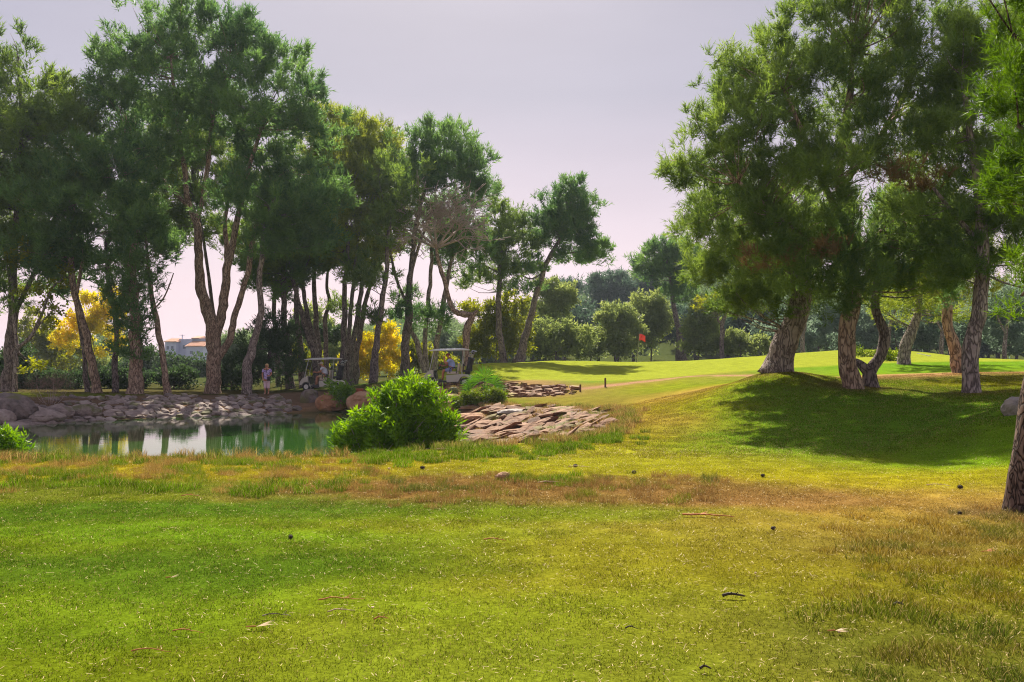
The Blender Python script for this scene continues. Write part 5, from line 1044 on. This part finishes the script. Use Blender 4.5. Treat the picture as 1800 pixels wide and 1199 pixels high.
MB().box((0, 0, 0), (.26, .30, .28), taper=.9).build('cool_box', plain('yellow_tan', (.45, .36, .10), .6), None, False, .02).location = l+Vector((.66, -.30, .86)); tag(bpy.data.objects['cool_box'], 'small yellowish box between driver and golf bags on the right cart', 'box')

# ------------------------------------------------------------------ distant white house
HW = plain('house_render', (.50, .54, .70), .9, noise=.03, scale=.6); HT = plain('roof_tile_clay', (.52, .27, .17), .9, noise=.12, scale=3); HS = plain('house_window_shade', (.10, .13, .20), .3); HB = plain('house_blue_grey', (.34, .38, .50), .9)
Y = 235; x0 = (322-900)/FPX*Y; hz = -1.5+PX(322, 612, Y)[2]
hr_ = empty('white_house', (x0, Y, hz)); tag(hr_, 'distant white house with clay tile roofs seen between the left trunks', 'house')
u = Y/FPX   # metres per photo pixel at that distance
def blk(name, x0_, x1, z0, z1, dep, mat, y0=0): return MB().box(((x0_+x1)/2*u, y0+dep/2, (z0+z1)/2*u), ((x1-x0_)*u, dep, (z1-z0)*u)).build(name, mat, hr_)
HWm = {}
w1 = blk('wing_wall', -32, -12, -14, 20, 9, HW); w2 = blk('main_wall', -12, 10, -14, 26, 10, HW, 2); w3 = blk('low_wall', 9, 38, -14, 12, 9, HW, -1.5); w4 = blk('upper_wall', 8, 34, 10, 27, 8, HB, 3)
def roof(x0_, x1, z, h_, y0, dep, parent):
    a, b_ = x0_*u, x1*u; n = 14; mb = MB()
    mb.add([(a-.3, y0-.5, z*u), (b_+.3, y0-.5, z*u), (b_+.3, y0+dep*.5, (z+h_)*u), (a-.3, y0+dep*.5, (z+h_)*u), (a-.3, y0+dep+.5, z*u), (b_+.3, y0+dep+.5, z*u)], [(0, 1, 2, 3), (3, 2, 5, 4), (0, 3, 4), (1, 5, 2), (0, 4, 5, 1)])
    for i in range(n): xx = a+(b_-a)*(i+.5)/n; mb.tube([(xx, y0-.5, z*u+.05), (xx, y0+dep*.5, (z+h_)*u+.08)], .14, 5)
    return mb.build('roof', HT, parent)
roof(-33, -11, 20.5, 6, 0, 9, w1); roof(9, 39, 12.5, 9, -1.5, 9, w3); roof(8, 22, 27, 4, 3, 8, w4)
for xx, zz, ww, hh, y0, par in [(-27, 10, 4, 6, -.05, w1), (-19, 10, 4, 6, -.05, w1), (-26, -5, 4, 6, -.05, w1), (-3, 12, 5, 6, 1.95, w2), (18, 2, 5, 5, -1.55, w3), (30, 2, 5, 5, -1.55, w3), (16, 19, 5, 5, 2.95, w4), (-18, -5, 5, 6, -.05, w1)]:
    MB().box((xx*u, y0, zz*u), (ww*u, .12, hh*u)).build('window', HS, hr_)
MB().tube([(-9*u, 3, 22*u), (-9*u, 3, 34*u)], .12, 5).box((-9*u, 3, 33*u), (1.6, .1, .1)).build('roof_aerial', HB, hr_)

# ------------------------------------------------------------------ grass as real blades
def blade_mat(name, trans=.4, tipc=(1.25, 1.15, .9)):
    m, t, b = newmat(name); nd = t.nodes; lk = t.links
    a = nd.new('ShaderNodeAttribute'); a.attribute_type = 'INSTANCER'; a.attribute_name = 'icol'
    v = nd.new('ShaderNodeAttribute'); v.attribute_name = 'tint'
    mr = nd.new('ShaderNodeMapRange'); lk.new(v.outputs['Fac'], mr.inputs[0]); mr.inputs[3].default_value = .40; mr.inputs[4].default_value = 1.9
    sc = nd.new('ShaderNodeVectorMath'); sc.operation = 'SCALE'; lk.new(a.outputs['Color'], sc.inputs[0]); lk.new(mr.outputs[0], sc.inputs['Scale'])
    st = nd.new('ShaderNodeMapRange'); lk.new(v.outputs['Fac'], st.inputs[0]); st.inputs[1].default_value = .85; st.inputs[2].default_value = .88
    q = nd.new('ShaderNodeMix'); q.data_type = 'RGBA'; lk.new(st.outputs[0], q.inputs[0]); lk.new(sc.outputs[0], q.inputs[6]); q.inputs[7].default_value = (.44, .34, .12, 1)
    lk.new(q.outputs[2], b.inputs['Base Color']); b.inputs['Roughness'].default_value = .9; b.inputs['Specular IOR Level'].default_value = 0
    tr = nd.new('ShaderNodeBsdfTranslucent'); lk.new(q.outputs[2], tr.inputs[0]); ms = nd.new('ShaderNodeMixShader'); ms.inputs[0].default_value = trans
    lk.new(b.outputs[0], ms.inputs[1]); lk.new(tr.outputs[0], ms.inputs[2]); lk.new(ms.outputs[0], nd['Material Output'].inputs['Surface']); return m
def patch(size, n, h, wd, lean, rng, seed=0):
    p = rng.uniform(-size/2, size/2, (n, 2)); a = rng.uniform(0, 2*np.pi, n); hh = h*(.45+.8*rng.random(n)); l = lean*rng.random(n)*hh; b_ = rng.uniform(0, 2*np.pi, n)
    s = np.c_[np.cos(a), np.sin(a)]*wd/2; P = np.c_[p, np.full(n, -.01)]; z0 = np.zeros((n, 1))
    A = P-np.c_[s, z0]; B_ = P+np.c_[s, z0]; mid = P+np.c_[np.cos(b_)*l*.35, np.sin(b_)*l*.35, hh*.62]; M1 = mid-np.c_[s*.7, z0]; M2 = mid+np.c_[s*.7, z0]; Tp = P+np.c_[np.cos(b_)*l, np.sin(b_)*l, hh]
    V = np.stack([A, B_, M2, A, M2, M1, M1, M2, Tp], 1).reshape(-1, 3); return V, np.repeat(rng.random(n), 9)
def scatter(name, label, V, tint, pts, rz, sc, col, mat):
    e_ = .2; gx = (height(pts[:, 0]+e_, pts[:, 1])-height(pts[:, 0]-e_, pts[:, 1]))/(2*e_); gy = (height(pts[:, 0], pts[:, 1]+e_)-height(pts[:, 0], pts[:, 1]-e_))/(2*e_)
    ca, sa = np.cos(rz), np.sin(rz); lx = gx*ca+gy*sa; ly = -gx*sa+gy*ca      # slope in the turned patch's own axes
    nv = len(V); n = len(pts); me = bpy.data.meshes.new(name); allV = np.vstack([V, pts]).astype(np.float32)
    me.vertices.add(len(allV)); me.vertices.foreach_set('co', allV.ravel()); m_ = nv//3; me.loops.add(nv); me.loops.foreach_set('vertex_index', np.arange(nv, dtype=np.int32))
    me.polygons.add(m_); me.polygons.foreach_set('loop_start', np.arange(0, nv, 3, dtype=np.int32)); me.update(calc_edges=True); me.materials.append(mat)
    def A(nm, ty, d, f): at = me.attributes.new(nm, ty, 'POINT'); at.data.foreach_set(f, np.ascontiguousarray(d).ravel())
    A('tpl', 'FLOAT', np.r_[np.ones(nv), np.zeros(n)].astype(np.float32), 'value'); A('rz', 'FLOAT', np.r_[np.zeros(nv), rz].astype(np.float32), 'value'); A('sc', 'FLOAT', np.r_[np.ones(nv), sc].astype(np.float32), 'value')
    A('rx', 'FLOAT', np.r_[np.zeros(nv), np.arctan(ly)].astype(np.float32), 'value'); A('ry', 'FLOAT', np.r_[np.zeros(nv), -np.arctan(lx)].astype(np.float32), 'value')
    A('tint', 'FLOAT', np.r_[tint, np.zeros(n)].astype(np.float32), 'value')
    A('icol', 'FLOAT_COLOR', np.vstack([np.ones((nv, 4)), np.c_[col, np.ones(n)]]).astype(np.float32), 'color')
    o = obj(name, me); tag(o, label, None, kind='stuff')
    ng = bpy.data.node_groups.new(name, 'GeometryNodeTree'); ng.interface.new_socket('Geometry', in_out='INPUT', socket_type='NodeSocketGeometry'); ng.interface.new_socket('Geometry', in_out='OUTPUT', socket_type='NodeSocketGeometry')
    N_ = ng.nodes; L_ = ng.links; gi = N_.new('NodeGroupInput'); go = N_.new('NodeGroupOutput'); sp = N_.new('GeometryNodeSeparateGeometry'); sp.domain = 'POINT'
    def att(nm): q = N_.new('GeometryNodeInputNamedAttribute'); q.data_type = 'FLOAT'; q.inputs['Name'].default_value = nm; return q.outputs['Attribute']
    cp = N_.new('FunctionNodeCompare'); cp.data_type = 'FLOAT'; cp.operation = 'GREATER_THAN'; L_.new(att('tpl'), cp.inputs[0]); cp.inputs[1].default_value = .5
    L_.new(gi.outputs[0], sp.inputs[0]); L_.new(cp.outputs[0], sp.inputs['Selection'])
    ip = N_.new('GeometryNodeInstanceOnPoints'); mp_ = N_.new('GeometryNodeMeshToPoints'); L_.new(sp.outputs[1], mp_.inputs[0]); L_.new(mp_.outputs[0], ip.inputs['Points']); L_.new(sp.outputs[0], ip.inputs['Instance'])
    cx = N_.new('ShaderNodeCombineXYZ'); L_.new(att('rz'), cx.inputs['Z']); c3_ = N_.new('ShaderNodeCombineXYZ'); L_.new(att('rx'), c3_.inputs['X']); L_.new(att('ry'), c3_.inputs['Y'])
    rr_ = N_.new('FunctionNodeRotateRotation'); rr_.rotation_space = 'LOCAL'; e1 = N_.new('FunctionNodeEulerToRotation'); e2 = N_.new('FunctionNodeEulerToRotation')
    L_.new(cx.outputs[0], e1.inputs[0]); L_.new(c3_.outputs[0], e2.inputs[0]); L_.new(e1.outputs[0], rr_.inputs[0]); L_.new(e2.outputs[0], rr_.inputs[1]); L_.new(rr_.outputs[0], ip.inputs['Rotation'])
    c2_ = N_.new('ShaderNodeCombineXYZ'); q = att('sc'); [L_.new(q, c2_.inputs[i]) for i in range(3)]; L_.new(c2_.outputs[0], ip.inputs['Scale'])
    L_.new(ip.outputs[0], go.inputs[0]); md = o.modifiers.new('scatter', 'NODES'); md.node_group = ng; return o
BM = blade_mat('grass_blades'); BD = blade_mat('rough_grass_blades', .45)
rng = np.random.default_rng(77)
# mown turf close to the camera
V, tt = patch(.34, 420, .024, .0042, 1.6, rng)
xx, yy = np.meshgrid(np.arange(-9, 9, .27), np.arange(3.4, 15.5, .27)); xx = xx.ravel()+rng.uniform(-.1, .1, xx.size); yy = yy.ravel()+rng.uniform(-.1, .1, yy.size)
k_ = (np.abs(xx) < yy*.64+.5); xx, yy = xx[k_], yy[k_]; zz = height(xx, yy); cc = gcolor(xx, yy)*(.62+.76*fbm(np.c_[xx, yy]*3.1+7, 4))[:, None]*(.85+.3*rng.random((len(xx), 1)))*1.05
scatter('turf', 'short mown grass of the foreground fairway', V, tt, np.c_[xx, yy, zz], rng.uniform(0, 6.28, len(xx)), rng.uniform(.8, 1.25, len(xx)), cc, BM)
# turf further out, coarser
V, tt = patch(.5, 300, .030, .010, 1.4, rng)
xx, yy = np.meshgrid(np.arange(-16, 18, .36), np.arange(15, 30, .36)); xx = xx.ravel()+rng.uniform(-.18, .18, xx.size); yy = yy.ravel()+rng.uniform(-.18, .18, yy.size)
k_ = (np.abs(xx) < yy*.64+.5) & (pond_d(xx, yy) > bank_w(xx, yy)*1.02); xx, yy = xx[k_], yy[k_]; zz = height(xx, yy); cc = gcolor(xx, yy)*(.8+.4*fbm(np.c_[xx, yy]*1.3+7, 3))[:, None]
scatter('mid_turf', 'short grass of the hollow and bank further out', V, tt, np.c_[xx, yy, zz], rng.uniform(0, 6.28, len(xx)), rng.uniform(.8, 1.2, len(xx)), cc, BM)
# long dry rough
def area(fn, dens, x0, x1, y0, y1):
    n = int((x1-x0)*(y1-y0)*dens); x = rng.uniform(x0, x1, n); y = rng.uniform(y0, y1, n); k = fn(x, y)*(0.35+1.3*(fbm(np.c_[x, y]*.8+3, 3))) > rng.random(n)*1.0; return x[k], y[k]
def band(py0, py1, px0, px1):   # soft membership of a band of ground given by where it lies
    Y0, Y1 = CAM_H*FPX/(py1-HOR), CAM_H*FPX/(py0-HOR)
    def f(x, y):
        px = 900+x/y*FPX; return sig((y-Y0)*5)*sig((Y1-y)*5)*sig((px-px0)/12)*sig((px1-px)/12)
    return f
V, tt = patch(.24, 140, .10, .0036, 1.5, rng)
f1 = band(803, 868, -300, 680); f2 = band(842, 880, 560, 1250)
def fr(x, y): return np.maximum(f1(x, y)*.8, f2(x, y))
x_, y_ = area(fr, 16, -14, 4, 9.5, 16.6); n_r = fbm(np.c_[x_, y_]*1.1+30, 3)[:, None]; px_ = 900+x_/y_*FPX
cr = np.where(n_r+.12*(rng.random(n_r.shape)-.5) > .49, np.array([[.14, .20, .010]]), np.array([[.30, .19, .05]])); cr = np.where((px_ > 640)[:, None], np.where(n_r > .60, [[.11, .13, .02]], np.where(rng.random(n_r.shape) < .3, [[.15, .17, .012]], [[.24, .14, .045]])), cr)
scatter('dry_rough', 'long reddish dry grass between the fairway and the pond', V, tt, np.c_[x_, y_, height(x_, y_)], rng.uniform(0, 6.28, len(x_)), rng.uniform(.5, 1.1, len(x_)), cr, BD)
# lush tufts along the edge of the rough
V, tt = patch(.26, 130, .13, .007, 1.0, rng)
def fl_(x, y):
    px = 900+x/y*FPX; py = HOR+CAM_H/y*FPX; a = 862-8*np.sin(px/90)-np.maximum(0, px-450)*.02
    b1 = np.exp(-((py-a)/9)**2)*(px < 640)*.8; yb = 800+(930-px)*.02-np.maximum(0, px-950)*.25; b2 = np.exp(-((py-yb)/9)**2)*(px > 640)*(px < 1100)*1.2
    b3 = np.exp(-((px-970)/60)**2-((py-848)/7)**2)*.9+np.exp(-((px-1075)/28)**2-((py-766)/8)**2)*1.2+np.exp(-((px-80)/60)**2-((py-806)/6)**2)+np.exp(-((px-400)/300)**2-((py-820)/10)**2)*.25; return b1+b2+b3
x_, y_ = area(fl_, 22, -14, 4.5, 9.5, 22); k = pond_d(x_, y_) > 1.6; x_, y_ = x_[k], y_[k]
scatter('lush_tufts', 'thick green grass tufts along the edge of the rough', V, tt, np.c_[x_, y_, height(x_, y_)], rng.uniform(0, 6.28, len(x_)), rng.uniform(.45, 1.05, len(x_)), np.array([[.10, .18, .004]])*(.7+.8*rng.random((len(x_), 1))), BD)
# dry fringe around the slab slope
V, tt = patch(.4, 110, .22, .010, 1.2, rng)
def fa(x, y):
    d = pond_d(x, y); W = bank_w(x, y); return (np.exp(-((d-W*1.04)/.35)**2)+.10*(d < W)*(d > .6)+.25*np.exp(-((d-W*.88)/.3)**2))*(x > -1.5)*(y < 40)*(y > 16)+np.exp(-((d-W*1.0-.3)/.5)**2)*(x <= -1.5)*(y < 24)*.35
x_, y_ = area(fa, 14, -24, 6, 14, 40)
scatter('dry_fringe', 'straw and green long grass fringing the bank and slabs', V, tt, np.c_[x_, y_, height(x_, y_)], rng.uniform(0, 6.28, len(x_)), rng.uniform(.45, .95, len(x_)), np.where(rng.random((len(x_), 1)) > .45, [[.30, .19, .06]], [[.15, .19, .02]]), BD)
# rough mound bottom right
V, tt = patch(.28, 150, .075, .0055, 1.3, rng)
def fm(x, y): px = 900+x/y*FPX; py = HOR+CAM_H/y*FPX; return sig((px-1490-.15*(py-1000))/25)*sig((py-925+(px-1500)*.10)/12)
x_, y_ = area(fm, 20, 1.2, 6.5, 3.6, 10); cr = gcolor(x_, y_)*np.where(fbm(np.c_[x_*.8, y_*3.2], 3)[:, None] > .52, [[.75, .95, .8]], [[1.2, 1.08, 1.0]])
scatter('mound_rough', 'tufty olive rough in the right foreground', V, tt, np.c_[x_, y_, height(x_, y_)], rng.uniform(0, 6.28, len(x_)), rng.uniform(.5, 1.1, len(x_)), cr, BD)
# straw and needle litter
def litter(n):
    V = []; T = []
    x = rng.uniform(-8, 8, n); y = 3.6+13*rng.random(n)**1.2; k = np.abs(x) < y*.62; x, y = x[k], y[k]; px = 900+x/y*FPX
    k = rng.random(len(x)) < np.clip(.45+.55*sig((px-700)/200), 0, 1); x, y = x[k], y[k]; z = height(x, y)+.02; a = rng.uniform(0, np.pi, len(x)); l = rng.uniform(.012, .045, len(x)); wv = .0014+.00015*y
    d = np.c_[np.cos(a), np.sin(a), rng.normal(size=len(x))*.25]*l[:, None]; s = np.c_[-np.sin(a), np.cos(a), 0*a]*wv[:, None]; P = np.c_[x, y, z]
    return np.stack([P-s, P+s, P+d, P+d*.5+s*1.2, P+d+s, P+d*.1], 1).reshape(-1, 3)
Vl = litter(24000)
m, t, b = newmat('straw'); b.inputs['Base Color'].default_value = (.50, .36, .16, 1); b.inputs['Roughness'].default_value = .7
tag(obj('straw_litter', crown_mesh('straw_litter', Vl, np.zeros(len(Vl)), m)), 'fallen straw and pine needles scattered over the turf', None, kind='stuff')

# ------------------------------------------------------------------ fallen bits one can point at
CONE = plain('cone_brown', (.045, .028, .02), .8); BKR = plain('bark_flake', (.32, .13, .07), .85); PALE = plain('pale_bit', (.50, .36, .22), .8); RUST = plain('rust_leaf', (.45, .16, .05), .8)
def pine_cone(px, py, label, r=.035, group=None):
    x, Y = G0(px, py); x, Y = (x, Y); z = H(x, Y); rt = empty('pine_cone', (x, Y, z+r*.9), random.uniform(0, 6)); tag(rt, label, 'pine cone', group)
    mb = MB(); mb.ell((0, 0, 0), (r*1.3, r*.85, r*.85), 10, 8)
    for i in range(40):
        t_ = i/40*2-1; a = i*2.4; q = math.sqrt(max(0, 1-t_*t_)); c = Vector((t_*r*1.3, q*math.cos(a)*r*.85, q*math.sin(a)*r*.85)); n = c.normalized(); s_ = n.orthogonal().normalized()*r*.22; mb.add([c-s_, c+s_, c+n*r*.4+Vector((r*.2, 0, 0))], [(0, 1, 2), (2, 1, 0)])
    o = mb.build('scales', CONE, rt); return rt
for px, py, lb in [(511, 949, 'lone dark pine cone on the lush left fairway'), (1114, 833, 'dark pine cone on the olive grass beyond the red rough'), (1341, 837, 'pine cone right of the olive strip below the tree shadow'), (1359, 931, 'dark pine cone in the middle of the straw patch'), (1687, 902, 'pine cone lying left of the nearest pine trunk'), (1688, 860, 'larger pine cone on the straw nearer the shaded hollow'), (1011, 821, 'small dark cone beside a stick past the rough'), (743, 826, 'small dark upright stub at the edge of the rough')]:
    pine_cone(px, py, lb, .020 if py > 880 else .028)
def stick(px, py, ln, mat, label, cat='twig', name='twig', r=.006, a=None, group=None, bits=2):
    x, Y = G0(px, py); z = H(x, Y); L_ = ln/FPX*Y; a = random.uniform(-.25, .25) if a is None else a
    o_ = empty(name, (x, Y, z+.022), a); tag(o_, label, cat, group); Q = spline([(-L_/2, 0, 0), (-L_*.15, .02*L_, .014), (L_*.2, -.03*L_, .01), (L_/2, .02*L_, 0)], 9); Q = Q+np.random.default_rng(int(px)).normal(size=Q.shape)*L_*.006
    MB().tube(Q, np.linspace(r, r*.4, 9), 6).build('stem', mat, o_, True)
    for i in range(bits): s_ = random.uniform(-.3, .3)*L_; MB().tube([(s_, 0, .008), (s_+.12*L_, random.choice((-1, 1))*.08*L_, .03)], [r*.5, r*.2], 4).build('side_shoot', mat, o_)
for px, py, ln, mt, lb, r_ in [(1245, 911, 90, RUST, 'long reddish pine twig on the grass before the straw patch', .010), (870, 951, 40, RUST, 'thin straight russet twig right of the lush grass', .006), (970, 853, 50, PALE, 'pale bent stick lying in the dark red rough', .008), (1290, 1052, 40, CONE, 'dark brown stick lying alone in the centre-right foreground', .012), (1110, 1112, 22, CONE, 'short dark curled twig in the lower centre', .005),
                              (600, 1058, 80, RUST, 'upper of two russet twigs in the left-centre foreground', .005), (600, 1080, 48, PALE, 'lower pale frayed twig below the russet one', .005), (670, 1096, 26, RUST, 'small orange splinter right of the frayed twig', .005), (486, 1088, 50, BARK, 'thin curved grey twig in the left-centre foreground', .004), (330, 1116, 60, RUST, 'russet straw stem lying at lower left', .004), (265, 1150, 70, RUST, 'long flat russet stem near the bottom left', .004),
                              (335, 879, 34, RUST, 'short orange leaf stalk at the edge of the left rough', .006), (1650, 855, 40, PALE, 'thin pale stick on the straw before the shaded hollow', .006), (1017, 823, 36, PALE, 'thin pale straw stick beyond the red rough', .006), (780, 793, 30, PALE, 'thin white stick at the foot of the big bush', .007), (1240, 1180, 20, CONE, 'dark scrap of bark at the bottom centre-right', .008), (1580, 1068, 18, CONE, 'dark bark scrap among the olive rough', .010), (1380, 690, 50, CONE, 'dark broken branch lying on the sunny slope left of the leaning pine', .016)]:
    stick(px, py, ln, mt, lb, r=r_)
def frond(px, py, label, mat, sc=.13):
    x, Y = G0(px, py); rng = np.random.default_rng(int(px)); o_ = empty('fallen_leaf', (x, Y, H(x, Y)+.022), rng.uniform(-.5, .5)); tag(o_, label, 'dry leaf')
    mb = MB()
    for i in range(9):
        a = rng.normal()*.35; ln = sc*rng.uniform(.5, 1); d = Vector((math.cos(a), math.sin(a), rng.uniform(.05, .35))); s_ = Vector((-math.sin(a), math.cos(a), .2))*sc*.03; mb.add([(0, 0, 0), d*ln*.5+s_, d*ln, d*ln*.5-s_], [(0, 1, 2), (0, 2, 3)])
    mb.build('segments', mat, o_); MB().tube([(-sc*.5, 0, 0), (0, 0, .004)], .004, 5).build('stalk', RUST, o_)
frond(450, 1108, 'pale pinkish dry frond tip in the lower left-centre', PALE, .12); frond(300, 1020, 'small pale frayed leaf on the lush left grass', PALE, .07); frond(1468, 1112, 'pale spiky dry leaf at the edge of the olive rough', PALE, .09); frond(1225, 910, 'brown needle clump on the end of the long reddish twig', RUST, .15); frond(1735, 974, 'orange dry leaf among the right rough', RUST, .10)
for i, (px, py, lb) in enumerate([(684, 827, 'small white pebble at the edge of the rough near the big bush'), (38, 980, 'pale pebble on the left edge of the fairway'), (1328, 1010, 'tiny white pebble in the olive grass'), (1475, 1113, 'pale pebble beside the spiky dry leaf'), (655, 1073, 'tiny pale pebble right of the two twigs')]):
    x, Y = G0(px, py); me = rock_mesh('pebble', 700+i, PALE, .6); o = obj('pebble', me, None, (x, Y, H(x, Y)+.02)); o.scale = (.05 if py < 900 else .022,)*3; tag(o, lb, 'pebble')
print('TRIS all', NTRI[0])
# ------------------------------------------------------------------ haze
mb = MB().box((0, 340, 13.5), (1240, 1100, 31)); hb = mb.build('haze', None); tag(hb, 'thin pale haze over the far trees', None, kind='stuff')
m = bpy.data.materials.new('haze_air'); m.use_nodes = True; t = m.node_tree; t.nodes.remove(t.nodes['Principled BSDF']); pv = t.nodes.new('ShaderNodeVolumePrincipled')
pv.inputs['Color'].default_value = (.72, .82, 1.0, 1); pv.inputs['Density'].default_value = HAZE; pv.inputs['Anisotropy'].default_value = .3
t.links.new(pv.outputs[0], t.nodes['Material Output'].inputs['Volume']); hb.data.materials.append(m)
